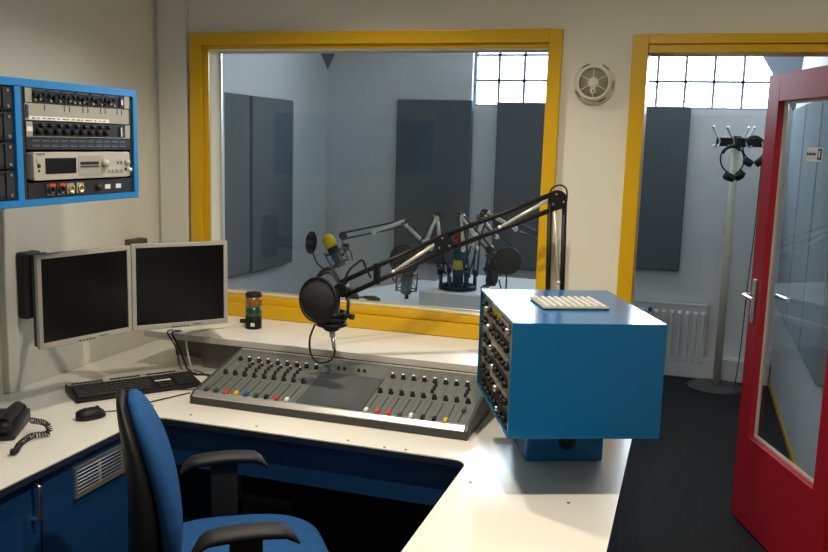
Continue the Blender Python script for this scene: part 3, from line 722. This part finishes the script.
# ------------------------------------------------------------------ scissor arms and microphones
def scissor(t, pts, off, tr_, sr_, col, spr='spring', up=None, base=True, n=8, inten=1):
    """two-tube sprung sections between successive joints of a boom"""
    pts = [Vector(q_) for q_ in pts]
    nm = (pts[1]-pts[0]).cross(pts[2]-pts[1]).normalized() if up is None else Vector(up)
    nms = ['lower_arm', 'middle_arm', 'upper_arm'] if len(pts) == 4 else ['lower_arm', 'upper_arm']
    for i in range(len(pts)-1):
        p0, p1 = pts[i], pts[i+1]; dr = (p1-p0).normalized(); s_ = dr.cross(nm).normalized()*off
        m = W(t); m.tube([p0+s_, p1+s_], tr_, n); m.tube([p0-s_, p1-s_], tr_, n); arm = m.build(nms[i], col, t)
        m = W(t); L = (p1-p0).length
        a0 = p0+dr*L*.04+s_*.55 if i else p0+dr*L*.96-s_*.4
        a1 = p0+dr*L*.52-s_*.75 if i else p0+dr*L*.45+s_*.5
        m.tube([a0, a1], sr_, n)
        for k in (a0, a1): m.sphere(k, sr_*1.35, (1, 1, 1), 8, 6)
        m.build('spring', spr, arm)
    for k in pts[1:-1]:
        m = W(t)
        for sg_ in (-1, 1):
            m.cyl(k+nm*sg_*(tr_+.001), k+nm*sg_*(tr_+.005), off*1.35, n=16)
        m.cyl(k-nm*(tr_+.006), k+nm*(tr_+.006), off*.35, n=10)
        j = m.build('elbow_joint', col, t)
        for sg_ in (-1, 1):
            for c_ in (0, 2.1, 4.2):
                m = W(t); u_ = nm.orthogonal().normalized(); v_ = nm.cross(u_); e = k+(u_*math.cos(c_)+v_*math.sin(c_))*off*.85
                m.cyl(e+nm*sg_*(tr_+.005), e+nm*sg_*(tr_+.0075), off*.17, n=8); m.build('screw', 'chrome', j)
    return nm
E1 = Vector((-.466, 3.15, 1.505)); J2 = Vector((-.862, 3.06, 1.330)); EN = Vector((-1.200, 2.905, 1.155)); B0 = Vector((-.452, 3.15, .955))
t = thing('microphone_boom', 'long black sprung boom arm reaching over the mixing console', 'boom arm', (B0.x, B0.y, .8935))
nm = scissor(t, [B0, E1, J2, EN], .026, .0092, .0066, 'black')
m = W(t); m.lathe([(0, 0), (.045, 0), (.045, .012), (.022, .018), (.018, .062), (0, .062)], (B0.x, B0.y, .8936), n=20); m.build('base', 'black', t)
m = W(t); m.torus(E1+Vector((.004, 0, .028)), .026, .0035, nm, 20, 6, R(200), R(385)) if False else m.tube(spline([E1+Vector((-.03, 0, .012)), E1+Vector((-.022, -.002, .040)), E1+Vector((.005, -.002, .054)), E1+Vector((.030, -.002, .040)), E1+Vector((.034, 0, .005))], 6), .0032, 7); m.build('cable', 'cable_k', t)
m = W(t); m.box(EN, (.03, .035, .055)); m.cyl(EN-Vector((0, .025, 0)), EN+Vector((0, .025, 0)), .026, n=16); m.build('head_joint', 'black', t, .003)
m = W(t); m.tube(spline([EN+Vector((.01, -.02, .02)), EN+Vector((.035, -.025, .075)), (-1.135, 2.895, 1.262), (-1.119, 2.900, 1.268), (-1.106, 2.905, 1.235), (-1.092, 2.915, 1.205)], 8), .0042, 7); m.build('cable', 'cable_k', t)
m = W(t); c_ = EN.lerp(J2, .34); m.box(c_, (.018, .026, .078)); m.build('cable_clip', 'black', t)
for k in range(3):
    m = W(t); m.tube(spline([EN+Vector((-.015, .004*k, .02+.008*k)), EN+Vector((-.055, .01, .055+.010*k)), EN+Vector((-.10, .01, .035+.006*k)), EN+Vector((-.115, -.02, -.02))], 8), .0038, 6); m.build('cable', 'cable_k', t)

def microphone(t, C, tilt_m, s=1., withfoam=None, colb='black', cage='black', pads=4):
    """side address capsule in an elastic cage; C is the body centre"""
    T0 = Matrix.Translation(C) @ tilt_m.to_4x4() @ Matrix.Scale(s, 4)
    m = W(t); m.T = m.T @ T0
    m.lathe([(0, -.075), (.018, -.075), (.024, -.07), (.026, -.02), (.026, .0), (0, .0)], n=20); m.build('body', colb, t)
    m = W(t); m.T = m.T @ T0
    m.lathe([(.026, 0), (.027, .01), (.027, .055), (.020, .072), (0, .076)], n=20); m.build('grille', 'gauze', t)
    m = W(t); m.T = m.T @ T0
    for zz in (-.055, .005): m.torus((0, 0, zz), .045, .0032, (0, 0, 1), 22, 6)
    for k in range(4):
        a_ = k*math.pi/2+.5; m.cyl((.045*math.cos(a_), .045*math.sin(a_), -.065), (.047*math.cos(a_), .047*math.sin(a_), .022), .0032, n=6)
        m.tube([(.046*math.cos(a_), .046*math.sin(a_), .018), (.026*math.cos(a_+.8), .026*math.sin(a_+.8), -.01), (.045*math.cos(a_+1.57), .045*math.sin(a_+1.57), -.05)], .0018, 5)
    m.build('shock_mount', cage, t)
    if withfoam:
        m = W(t); m.T = m.T @ T0; m.lathe([(0, .030), (.028, .030), (.032, .050), (.030, .080), (.018, .096), (0, .100)], n=20); m.build('windscreen', withfoam, t)
    return T0
def popfilter(t, P, nrm_, r_, stem):
    nrm_ = Vector(nrm_).normalized()
    m = W(t); m.torus(P, r_, .0055, nrm_, 40, 8); pf = m.build('pop_filter', 'black', t)
    m = W(t); m.lathe([(0, -.002), (r_-.003, -.002), (r_-.003, .002), (0, .002)], P, nrm_, 36); m.build('gauze', 'gauze', pf)
    m = W(t); m.tube(spline(stem, 6), .0042, 7); m.build('stem', 'black', pf)

MC = Vector((-1.222, 2.862, 1.068))
t = thing('studio_microphone', 'black microphone with round pop filter hanging over the mixing console', 'microphone', MC)
Tm = Matrix.Rotation(R(4), 3, 'Y')
m = W(t); m.lathe([(0, -.062), (.020, -.062), (.030, -.056), (.033, -.03), (.036, -.028), (.036, .0), (.030, .004), (.030, .075), (.022, .09), (0, .094)], MC, (0, 0, 1), 24); m.build('body', 'black', t)
m = W(t)
for zz in (-.036, -.014, .004): m.torus(MC+Vector((0, 0, zz)), .050, .008, (0, 0, 1), 24, 8)
for k in range(8):
    a_ = k*math.pi/4; m.cyl(MC+Vector((.045*math.cos(a_), .045*math.sin(a_), -.040)), MC+Vector((.047*math.cos(a_), .047*math.sin(a_), .012)), .0045, n=7)
m.build('shock_mount', 'black', t)
m = W(t); m.tube([MC+Vector((.046, .0, -.01)), MC+Vector((.062, 0, 0)), MC+Vector((.060, .01, .05)), EN+Vector((.014, 0, -.02))], .006, 8)
m.cyl(MC+Vector((.055, -.02, -.002)), MC+Vector((.055, .02, -.002)), .011, n=12); m.cyl(MC+Vector((.075, -.01, .0)), MC+Vector((.090, -.012, .0)), .011, n=12); m.cyl(MC+Vector((.055, -.01, 0)), MC+Vector((.08, -.01, .0)), .006, n=8)
m.build('yoke', 'black', t)
popfilter(t, Vector((-1.232, 2.760, 1.137)), (-.20, -.98, .10), .077, [Vector((-1.222, 2.765, 1.062)), MC+Vector((-.035, -.06, -.02)), MC+Vector((-.02, -.044, -.012))])
m = W(t); m.cyl(MC+Vector((.002, 0, -.062)), MC+Vector((.006, -.002, -.082)), .011, n=12); m.cyl(MC+Vector((.006, -.002, -.082)), MC+Vector((.014, -.006, -.128)), .0085, .0065, n=12); m.build('connector', 'alu', t)
m = W(t); e = MC+Vector((.014, -.006, -.126))
m.tube(spline([e, e+Vector((.002, 0, -.020)), e+Vector((-.012, -.02, -.045)), e+Vector((-.050, -.03, -.050)), e+Vector((-.080, -.03, -.02)), e+Vector((-.088, -.02, .035)), e+Vector((-.075, -.005, .085))], 10), .0040, 8); m.build('cable', 'cable_k', t)

# ------------------------------------------------------------------ office chair
CA = R(36)
t = thing('office_chair', 'blue upholstered swivel chair with black armrests in the desk cut-out', 'chair', (-1.120, 2.01, 0), CA)
# local +x is where the chair faces
def slab(secs, n=28, p=2.6):
    """secs: (centre, half width along y, half thickness, thickness axis)"""
    rings = []
    for c_, hw, ht, ax in secs:
        c_ = Vector(c_); ax = Vector(ax).normalized(); ring = []
        for j in range(n):
            a_ = 2*math.pi*j/n; ca, sa = math.cos(a_), math.sin(a_)
            ring.append(c_+Vector((0, 1, 0))*hw*math.copysign(abs(ca)**(2/p), ca)+ax*ht*math.copysign(abs(sa)**(2/p), sa))
        rings.append(ring)
    return rings
def backsec(off, th, w0, zmin, zmax, bulge=0):
    out = []          # sections from the seat up
    for i in range(25):
        u = (1-math.cos(math.pi*i/24))/2; z = zmin+(zmax-zmin)*u
        x = -.200-.078*u+.026*math.sin(math.pi*u)-.012*u*u   # recline with a lumbar bulge
        e = max(0, 1-abs(2*u-1)**3.2)**.5
        wdt = w0*(1.0-.30*u*u)*(.20+.80*e)
        out.append(((x+off-bulge*(1-u), 0, z), wdt, (th+bulge*.85*(1-u))*(.15+.85*e), (1, 0, .25)))
    return out
a = MB(); a.ring_loft(slab(backsec(.010, .036, .205, .58, 1.032))); a.build('backrest', 'fabric_blue', t)
a = MB(); a.ring_loft(slab(backsec(-.022, .022, .207, .545, 1.035, .040))); a.build('back_shell', 'black', t)
secs = []
for i in range(25):
    u = (1-math.cos(math.pi*i/24))/2; x = -.22+.46*u; e = max(0, 1-abs(2*u-1)**3.2)**.5
    secs.append(((x, 0, .552-.018*u*u), .235*(.45+.55*e), .042*(.25+.75*e), (0, 0, 1)))
a = MB(); a.ring_loft(slab(secs, p=2.8)); a.build('seat', 'fabric_blue', t)
a = MB(); a.ring_loft(slab([((x_, 0, z_-.044), w_*1.0, h_*.5, ax_) for (x_, y_, z_), w_, h_, ax_ in secs], p=2.8)); a.build('seat_shell', 'black', t)
for sy in (-1, 1):
    a = MB(); y = sy*.262; rings = []
    for i in range(15):
        u = i/14; x = -.150+.262*u; e = max(0, 1-abs(2*u-1)**6)**.5; z = .728+.012*math.sin(math.pi*u)-.028*max(0, (abs(u-.5)-.36)/.14)**1.5
        rings.append([(x, y+.036*(.4+.6*e)*math.cos(2*math.pi*j/16), z+.017*(.3+.7*e)*math.sin(2*math.pi*j/16)) for j in range(16)])
    a.ring_loft(rings); ar = a.build('armrest', 'rubber', t)
    a = MB()
    for k, (xx0, xx1) in enumerate(((-.06, .02),)):
        a.bx(xx0, xx1, y-.012, y+.012, .47, .72)
    a.bx(-.06, .02, min(y, sy*.10), max(y, sy*.10), .452, .468); a.build('arm_support', 'dark', ar, .004)
a = MB(); a.tube(spline([(-.06, 0, .452), (-.18, 0, .450), (-.225, 0, .48), (-.240, 0, .56), (-.250, 0, .66)], 6), .020, 10); a.build('back_bar', 'black', t)
a = MB(); a.bx(-.10, .10, -.09, .09, .415, .475); a.build('tilt_housing', 'black', t, .008)
a = MB(); a.cyl((0, 0, .10), (0, 0, .25), .028, n=16); a.cyl((0, 0, .25), (0, 0, .415), .016, n=14); a.build('gas_column', 'black', t)
a = MB(); a.cyl((0, 0, .075), (0, 0, .125), .04, n=18)
for k in range(5):
    c_ = k*2*math.pi/5+.3; a.tube([(0, 0, .105), (.16*math.cos(c_), .16*math.sin(c_), .098), (.30*math.cos(c_), .30*math.sin(c_), .075)], [.026, .022, .015], 8)
fb_ = a.build('star_base', 'black', t)
for k in range(5):
    c_ = k*2*math.pi/5+.3; cx, cy = .295*math.cos(c_), .295*math.sin(c_)
    a = MB()
    for s_ in (-1, 1): a.cyl((cx-math.sin(c_)*s_*.012, cy+math.cos(c_)*s_*.012, .0265), (cx-math.sin(c_)*s_*.024, cy+math.cos(c_)*s_*.024, .0265), .026, n=16)
    a.cyl((cx, cy, .03), (cx, cy, .07), .008, n=8); a.cyl((cx-math.sin(c_)*.02, cy+math.cos(c_)*.02, .0265), (cx+math.sin(c_)*.02, cy-math.cos(c_)*.02, .0265), .006, n=8)
    a.build('castor', 'black', fb_)

# computer tower in the dark under the desk
t = thing('computer_tower', 'black computer tower in the shadow under the desk', 'computer', (-1.33, 2.80, .0005))
a = MB(); a.bx(-.10, .10, -.22, .22, .012, .46); a.build('case', 'black', t, .006)
a = MB(); a.bx(-.098, .098, -.236, -.2205, .014, .458); fr = a.build('front', 'black2', t, .004)
a = MB(); a.bx(-.07, .07, -.238, -.2362, .40, .435); a.build('drive', 'black', fr)
a = MB(); a.cyl((.060, -.2362, .33), (.060, -.240, .33), .0035, n=10); a.build('power_light', 'led', fr)
a = MB()
for x in (-.07, .07):
    for y in (-.18, .18): a.cyl((x, y, 0), (x, y, .012), .015, n=10)
a.build('foot', 'rubber', t)

# ------------------------------------------------------------------ smoke detector on the window wall
SX, SZ = -.393, 1.940
t = thing('smoke_detector', 'round cream smoke detector on wall between window and door', 'smoke detector', (SX, YW, SZ), 0, None, (R(90), 0, 0))
a = MB(); a.lathe([(0, 0), (.078, 0), (.080, .006), (.078, .020), (.070, .026), (0, .026)], n=40); a.build('base', 'cream', t)
a = MB(); a.lathe([(.062, .026), (.068, .026), (.068, .040), (.063, .048), (.056, .049), (.055, .0405), (.0545, .026)], n=40); a.build('rim', 'cream', t)
a = MB(); a.lathe([(0, .027), (.0540, .027), (.0540, .041), (0, .045)], n=36); g = a.build('grille', 'cream_dark', t)
a = MB()
for k in range(6):
    c_ = k*math.pi/3+math.pi/6+math.pi/3; a.box((.038*math.cos(c_), .038*math.sin(c_), .0445), (.036, .003, .005), Matrix.Rotation(c_, 3, 'Z'))
a.lathe([(0, .044), (.021, .044), (.020, .049), (0, .050)], n=24); a.build('spokes', 'cream', g)
a = MB(); a.lathe([(0, .043), (.012, .043), (.0115, .050), (.006, .051), (0, .0505)], (0, -.030, 0), n=18); a.build('test_button', 'cream', t)
a = MB(); a.cyl((0, -.030, .0507), (0, -.030, .052), .005, n=12); a.build('light', 'cream_dark', t)
a = MB()
for c_ in (R(55), R(118), R(-5), R(215), R(300)): a.box((.0725*math.cos(c_), .0725*math.sin(c_), .0262), (.004, .030, .002), Matrix.Rotation(c_, 3, 'Z'))
a.build('slots', 'brown', t)

# ------------------------------------------------------------------ studio: acoustic panels
def xpanel(label, x0, x1, z0, z1, grp):
    o = MB().bx(x0, x1, YF-.065, YF-.001, z0, z1).build('acoustic_panel', 'panel', None, .012, ((x0+x1)/2, YF-.03, z0)); return tag(o, label, 'acoustic panel', grp)
xpanel('dark grey acoustic panel on far wall, left of the wall strip behind the microphones', -2.316, -1.694, .72, 2.030, 'acoustic panels on the far wall')
xpanel('dark grey acoustic panel on far wall under the panes seen through the yellow window', -1.492, -.870, .72, 2.020, 'acoustic panels on the far wall')
xpanel('dark grey acoustic panel on far wall seen through the doorway above the radiator', -.683, -.058, .795, 2.005, 'acoustic panels on the far wall')
def ypanel(label, x0, x1, y0, y1, z0, z1, m_, grp):
    o = MB().bx(x0, x1, y0, y1, z0, z1).build('acoustic_panel', m_, None, .012, ((x0+x1)/2, (y0+y1)/2, z0)); return tag(o, label, 'acoustic panel', grp)
ypanel('dark grey acoustic panel on the studio side wall, cut off by the window frame', SL+.001, SL+.065, 4.66, 5.315, .765, 1.975, 'panel', 'acoustic panels on the studio side wall')
ypanel('dark grey acoustic panel on the studio side wall, beside the far corner', SL+.001, SL+.065, 5.348, 5.985, .755, 1.974, 'panel', 'acoustic panels on the studio side wall')
for k, (y0, y1, lb) in enumerate(((5.45, 6.15, 'pale blue acoustic panel behind the red door glass, nearest the coat stand'), (4.76, 5.42, 'pale blue acoustic panel behind the red door glass, second from the coat stand'), (4.07, 4.73, 'pale blue acoustic panel behind the red door glass, at the photo edge'))):
    ypanel(lb, SR-.065, SR-.001, y0, y1, .68, 1.975, 'panel_light', 'acoustic panels behind the red door')
# corner absorbers at the ceiling
def corner(label, x, sx, sz_, zt, zb_):
    a = MB(); y = YF-.001
    a.add([(x, y, zb_), (x, y, zt), (x+sx, y, zt), (x, y-sz_, zt)], [(0, 1, 2), (0, 2, 3), (0, 3, 1), (1, 3, 2)])
    return tag(a.build('corner_absorber', 'absorber', None, 0, (x, y, zt)), label, 'absorber', 'foam wedges in the ceiling corners')
corner('grey foam wedge in the ceiling corner above the dark side panels', SL+.001, .235, .62, ZC-.001, 2.262)
corner('grey foam wedge in the ceiling corner above the red door', SR-.001, -.48, .62, ZC-.001, 1.97)

# ------------------------------------------------------------------ radiator
t = thing('radiator', 'white ribbed radiator under the dark panel beyond the doorway', 'radiator', (-.25, YF-.06, .06))
rx0, rx1, rz0, rz1 = -.62, .168, .075, .545
a = W(t); a.bx(rx0, rx1, YF-.072, YF-.060, rz0, rz1)
nr = 14
a.build('panel', 'radiator', t, .003)
a = W(t)
for i in range(nr):
    xc = rx0+.03+(rx1-rx0-.06)*i/(nr-1)
    a.ring_loft([[(xc-.019, YF-.0725, z), (xc-.012, YF-.088-dz, z), (xc+.012, YF-.088-dz, z), (xc+.019, YF-.0725, z)] for z, dz in ((rz0+.03, -.014), (rz0+.05, .003), (rz1-.06, .003), (rz1-.04, -.014))], True, False)
a.build('flutes', 'radiator', t)
a = W(t); a.bx(rx0, rx1, YF-.076, YF-.012, rz1+.0005, rz1+.010)
for i in range(26): a.bx(rx0+.02+i*.0295, rx0+.034+i*.0295, YF-.070, YF-.018, rz1+.010, rz1+.0108)
a.build('top_grille', 'radiator', t)
for sx in (rx0, rx1-.006):
    a = W(t); a.bx(sx, sx+.006, YF-.059, YF-.012, rz0+.01, rz1); a.build('side_cover', 'radiator', t)
a = W(t); a.bx(rx0+.1, rx0+.13, YF-.059, YF-.0005, rz0+.1, rz0+.3); a.bx(rx1-.13, rx1-.10, YF-.059, YF-.0005, rz0+.1, rz0+.3); a.build('wall_bracket', 'radiator', t)
a = W(t); a.cyl((-.2435, YF-.060, rz1-.045), (-.2435, YF-.118, rz1-.045), .016, n=14); a.build('valve', 'k_blue', t)

# ------------------------------------------------------------------ coat stand and headphones
CS = Vector((.262, 6.459, 0))
t = thing('coat_stand', 'tall cream coat stand with dark hook rail beyond the doorway', 'coat stand', CS)
a = MB(); a.lathe([(0, 0), (.20, 0), (.20, .012), (.05, .030), (.022, .034), (0, .034)], n=40); a.build('base', 'base_grey', t)
a = MB(); a.cyl((0, 0, .034), (0, 0, 1.72), .027, n=18); a.build('pole', 'beige_pole', t)
a = MB(); a.lathe([(0, 1.72), (.03, 1.72), (.03, 1.80), (0, 1.80)], n=18)
a.box((.03, 0, 1.757), (.33, .030, .060)); a.box((.005, 0, 1.757), (.030, .26, .060)); a.build('hook_rail', 'black', t, .003)
for ex, ey in ((-.115, -.018), (-.02, -.018), (.06, -.018), (.165, -.018), (-.02, .12), (.03, .12)):
    a = MB(); sx = 1 if ex > 0 else -1
    a.tube(spline([(ex+sx*.045, ey-.02, 1.855), (ex+sx*.024, ey-.012, 1.81), (ex, ey-.004, 1.770), (ex+sx*.004, ey-.008, 1.735), (ex+sx*.020, ey-.022, 1.722), (ex+sx*.036, ey-.032, 1.735)], 6), .0062, 8)
    a.sphere((ex+sx*.045, ey-.02, 1.857), .0095, (1, 1, 1), 10, 8); a.build('hook', 'steel', t)
def headphones(name, label, loc, rot, s=1., cord=None, group=None, close=.0):
    """band arc in the local xz plane; close swings the two cups towards each other below the band"""
    t = thing(name, label, 'headphones', loc, 0, group, rot)
    A0 = -close
    arc = lambda r_, a0, a1, n_: [(r_*s*math.cos(a0+(a1-a0)*i/n_), 0, r_*s*1.12*math.sin(a0+(a1-a0)*i/n_)) for i in range(n_+1)]
    a = MB(); a.tube(arc(.085, A0, math.pi-A0, 26), .0055*s, 8); a.build('headband', 'black', t)
    a = MB(); a.tube(arc(.078, math.pi*.2, math.pi*.8, 14), .011*s, 8); a.build('head_pad', 'rubber', t)
    for sx in (-1, 1):
        ex, ez = .085*s*math.cos(A0), .085*s*1.12*math.sin(A0)-.030*s
        a = MB(); T_ = Matrix.Translation((sx*(ex-.004), 0, ez)) @ Matrix.Rotation(sx*close*.9, 4, 'Y'); a.T = T_
        a.lathe([(0, -.004), (.036*s, -.004), (.040*s, .004), (.040*s, .018), (.030*s, .026), (0, .028)], (0, 0, 0), (sx, 0, 0), 22); c_ = a.build('ear_cup', 'black', t)
        a = MB(); a.T = T_; a.torus((-sx*.010, 0, 0), .029*s, .010*s, (1, 0, 0), 22, 8); a.build('ear_pad', 'rubber', c_)
        a = MB(); a.tube([(sx*ex, 0, ez+.030*s), (sx*(ex+.012*s), 0, ez)], .005*s, 6); a.build('yoke', 'black2', c_)
    if cord:
        m = W(t); m.T = (Matrix.Translation(loc) @ t.rotation_euler.to_matrix().to_4x4()).inverted(); m.tube(spline(cord, 8), .0035, 6); m.build('cord', 'cable_k', t)
    return t
hx = CS.x; hy = CS.y
headphones('headphones', 'black headphones with wide band hanging at front of the coat stand', (hx-.024, hy-.095, 1.640), (R(-4), R(-10), R(25)), 1.0, [(hx-.03, hy-.11, 1.53), (hx-.04, hy-.11, 1.50), (hx-.01, hy-.11, 1.49), (hx+.01, hy-.10, 1.53)], 'headphones on the coat stand', 1.08)
headphones('headphones', 'black headphones with long hanging cord on the coat stand beside red door', (hx+.108, hy-.100, 1.722), (R(-4), R(-3), R(12)), .85,
           [(hx+.165, hy-.09, 1.64), (hx+.16, hy-.10, 1.2), (hx+.145, hy-.11, .8), (hx+.135, hy-.12, .35), (hx+.12, hy-.13, .10), (hx+.115, hy-.13, .06)], 'headphones on the coat stand', 1.0)

# ------------------------------------------------------------------ studio table with its microphones
t = thing('studio_table', 'white studio table behind the yellow window', 'table', (-1.65, 4.95, 0))
poly = rounded([(-2.02, 4.55), (-1.70, 4.18), (-1.05, 4.18), (-.70, 4.50), (-.70, 5.55), (-1.78, 5.75), (-1.98, 5.2)], .06, 5)
a = W(t); a.prism(poly, .715, .74); a.build('tabletop', 'tabletop', t)
for x, y in ((-1.82, 4.62), (-.85, 4.62), (-1.80, 5.40), (-.85, 5.40)):
    a = W(t); a.cyl((x, y, .0005), (x, y, .7145), .025, n=14); a.build('leg', 'steel', t)
t = thing('table_riser', 'light grey raised box on the white studio table', 'riser', (-1.1, 5.05, .7405))
a = W(t); a.bx(-1.470, -.76, 4.72, 5.44, .7405, .838); a.build('box', 'plinth', t, .004)
a = W(t); a.bx(-1.474, -.756, 4.716, 5.444, .8385, .850); a.build('lid', 'tabletop', t, .003)
TZ = .8505
HC = Vector((-1.415, 4.89, TZ)); HC = Vector((-1.277, 4.86, TZ))
t = thing('microphone_hub', 'round black hub ring on the studio table carrying the arms', 'hub', HC)
a = MB(); a.lathe([(.090, 0), (.112, 0), (.112, .022), (.100, .026), (.088, .022), (.090, 0)], n=36); a.build('ring', 'black', t)
a = MB(); a.cyl((0, 0, 0), (0, 0, .03), .034, n=20)
for k in range(3):
    c_ = k*2.1; a.tube([(.03*math.cos(c_), .03*math.sin(c_), .012), (.095*math.cos(c_), .095*math.sin(c_), .012)], .008, 8)
a.build('spider', 'black', t)
for k in range(6):
    c_ = k*math.pi/3+.3
    a = MB(); a.cyl((.1*math.cos(c_), .1*math.sin(c_), .024), (.1*math.cos(c_), .1*math.sin(c_), .085), .011, n=12); a.build('socket', 'black2', t)
# signal tower
t = thing('signal_tower', 'signal tower with red, green and yellow lenses among the microphone arms', 'signal lamp', HC+Vector((.0, 0, .0305)))
for nm_, z0, z1, mm in (('base', 0, .085, 'black2'), ('yellow_lens', .085, .140, 'yel_lens'), ('green_lens', .140, .200, 'green_lens'), ('spacer', .200, .245, 'black2'), ('red_lens', .245, .312, 'red_lens'), ('cap', .312, .326, 'black')):
    a = MB(); r_ = .031; a.lathe([(0, z0), (r_, z0), (r_+.0012, z0+.004), (r_+.0012, z1-.004), (r_, z1), (0, z1)], n=24); a.build(nm_, mm, t)
def studio_boom(label, base, E_, N_, off=.020):
    t = thing('studio_boom', label, 'boom arm', base, 0, 'boom arms on the studio hub')
    nm_ = scissor(t, [base, E_, N_], off, .0058, .0120, 'black2', 'spring')
    a = W(t); a.cyl(Vector(base), Vector(base)+Vector((0, 0, .0305)), .014, n=12); a.build('base', 'black', t)
    a = W(t); a.cyl(Vector(N_)-nm_*.014, Vector(N_)+nm_*.014, .024, n=14); a.build('head_joint', 'black', t)
    return t
def hp(k, h=.0855): c_ = k*math.pi/3+.3; return HC+Vector((.1*math.cos(c_), .1*math.sin(c_), h))
ZB = .086
EA = Vector((-1.655, 5.00, 1.205)); NA = Vector((-2.025, 4.90, 1.113))
t = studio_boom('studio boom arm reaching low towards the yellow capped microphone', hp(2), EA, NA)
m = W(t); m.tube(spline([NA+Vector((-.004, 0, 0)), NA+Vector((.0, -.005, -.045)), NA+Vector((.03, -.005, -.07)), NA+Vector((.055, 0, -.10)), NA+Vector((.06, .01, -.15))], 6), .004, 6); m.build('cable', 'cable_k', t)
m = W(t); m.box(NA+Vector((.022, -.004, -.066)), (.035, .03, .042)); m.build('clamp', 'black', t, .004)
EB = Vector((-1.382, 4.76, 1.280)); NB = Vector((-1.490, 4.66, 1.03))
studio_boom('studio boom arm with its elbow just left of the signal tower', hp(3), EB, NB)
EC = Vector((-1.168, 5.02, 1.288)); NC = Vector((-.830, 5.20, 1.140))
studio_boom('studio boom arm with elbow right of the tower, reaching to the window frame', hp(1), EC, NC)
ED = Vector((-1.236, 4.72, 1.290)); ND = Vector((-1.042, 4.64, 1.12))
studio_boom('studio boom arm sloping down to the pop filter on the right', hp(5), ED, ND)
EE = Vector((-1.22, 5.12, 1.25)); NE_ = Vector((-1.06, 5.36, 1.04))
studio_boom('studio boom arm turned away behind the signal tower', hp(0), EE, NE_)

MA = Vector((-2.048, 4.83, 1.015))
t = thing('studio_microphone', 'grey microphone with yellow foam cap in the studio', 'microphone', MA)
TA = Matrix.Rotation(R(-30), 3, 'Y')
microphone(t, MA, TA, 1.25, 'foam_yellow', 'k_grey', 'black2')
popfilter(t, Vector((-2.170, 4.75, 1.078)), (-.62, -.78, .12), .064, [Vector((-2.165, 4.77, 1.012)), (-2.145, 4.78, .955), (-2.10, 4.80, .915), (-2.05, 4.82, .920), (-2.03, 4.83, .945)])
m = W(t); m.tube([MA+Vector((.045, .0, -.02)), MA+Vector((.065, .02, .02)), NA+Vector((.01, -.01, -.06))], .006, 7); m.build('yoke', 'black', t)
MB_ = Vector((-1.512, 4.62, .935))
t = thing('studio_microphone', 'grey caged microphone with pop filter above the near table edge', 'microphone', MB_)
microphone(t, MB_, Matrix.Rotation(R(3), 3, 'Y'), 1.30, None, 'k_grey', 'black2')
popfilter(t, MB_+Vector((.006, -.075, .110)), (.1, -1, .02), .082, [MB_+Vector((-.05, -.075, .045)), MB_+Vector((-.068, -.06, .0)), MB_+Vector((-.055, -.03, -.03))])
m = W(t); m.tube([MB_+Vector((0, .058, -.02)), MB_+Vector((0, .066, .06)), NB+Vector((0, 0, -.01))], .006, 7); m.build('yoke', 'black', t)
m = W(t); m.cyl(MB_+Vector((0, 0, -.097)), MB_+Vector((.0, 0, -.125)), .011, n=12); m.build('connector', 'black', t)
MC_ = Vector((-1.010, 4.60, 1.020))
t = thing('studio_microphone', 'black microphone with large round pop filter behind the blue case', 'microphone', MC_)
microphone(t, MC_, Matrix.Rotation(R(176), 3, 'X') @ Matrix.Rotation(R(-6), 3, 'Y'), 1.25, None, 'black', 'black')
popfilter(t, MC_+Vector((.090, -.07, .060)), (.10, -1, .06), .070, [MC_+Vector((.090, -.07, -.010)), MC_+Vector((.085, -.065, -.115)), MC_+Vector((.06, -.05, -.10)), MC_+Vector((.04, -.03, -.05))])
m = W(t); m.tube([MC_+Vector((0, .062, .03)), MC_+Vector((0, .068, .06)), ND+Vector((0, 0, -.01))], .006, 7); m.build('yoke', 'black', t)
for k in range(3):
    m = W(t); m.tube(spline([MC_+Vector((-.01*k, 0, -.08)), MC_+Vector((-.035-.015*k, .0, -.11)), MC_+Vector((-.05+.02*k, .01, -.135)), MC_+Vector((-.01+.02*k, .0, -.115))], 8), .004, 6); m.build('cable', 'cable_k', t)
headphones('headphones', 'dark headphones lying on the near edge of the white studio table', (-1.76, 4.62, .785), (R(-90), R(0), R(-20)), .9)

for o_ in COL.objects:        # the rack and the gear in it hang a touch lower
    if o_.parent is None and o_.name.split('.')[0] in ('wall_rack', 'patch_unit', 'blank_panel', 'line_mixer', 'vent_panel', 'disc_player', 'connector_panel', 'audio_unit'): o_.location.z -= .006
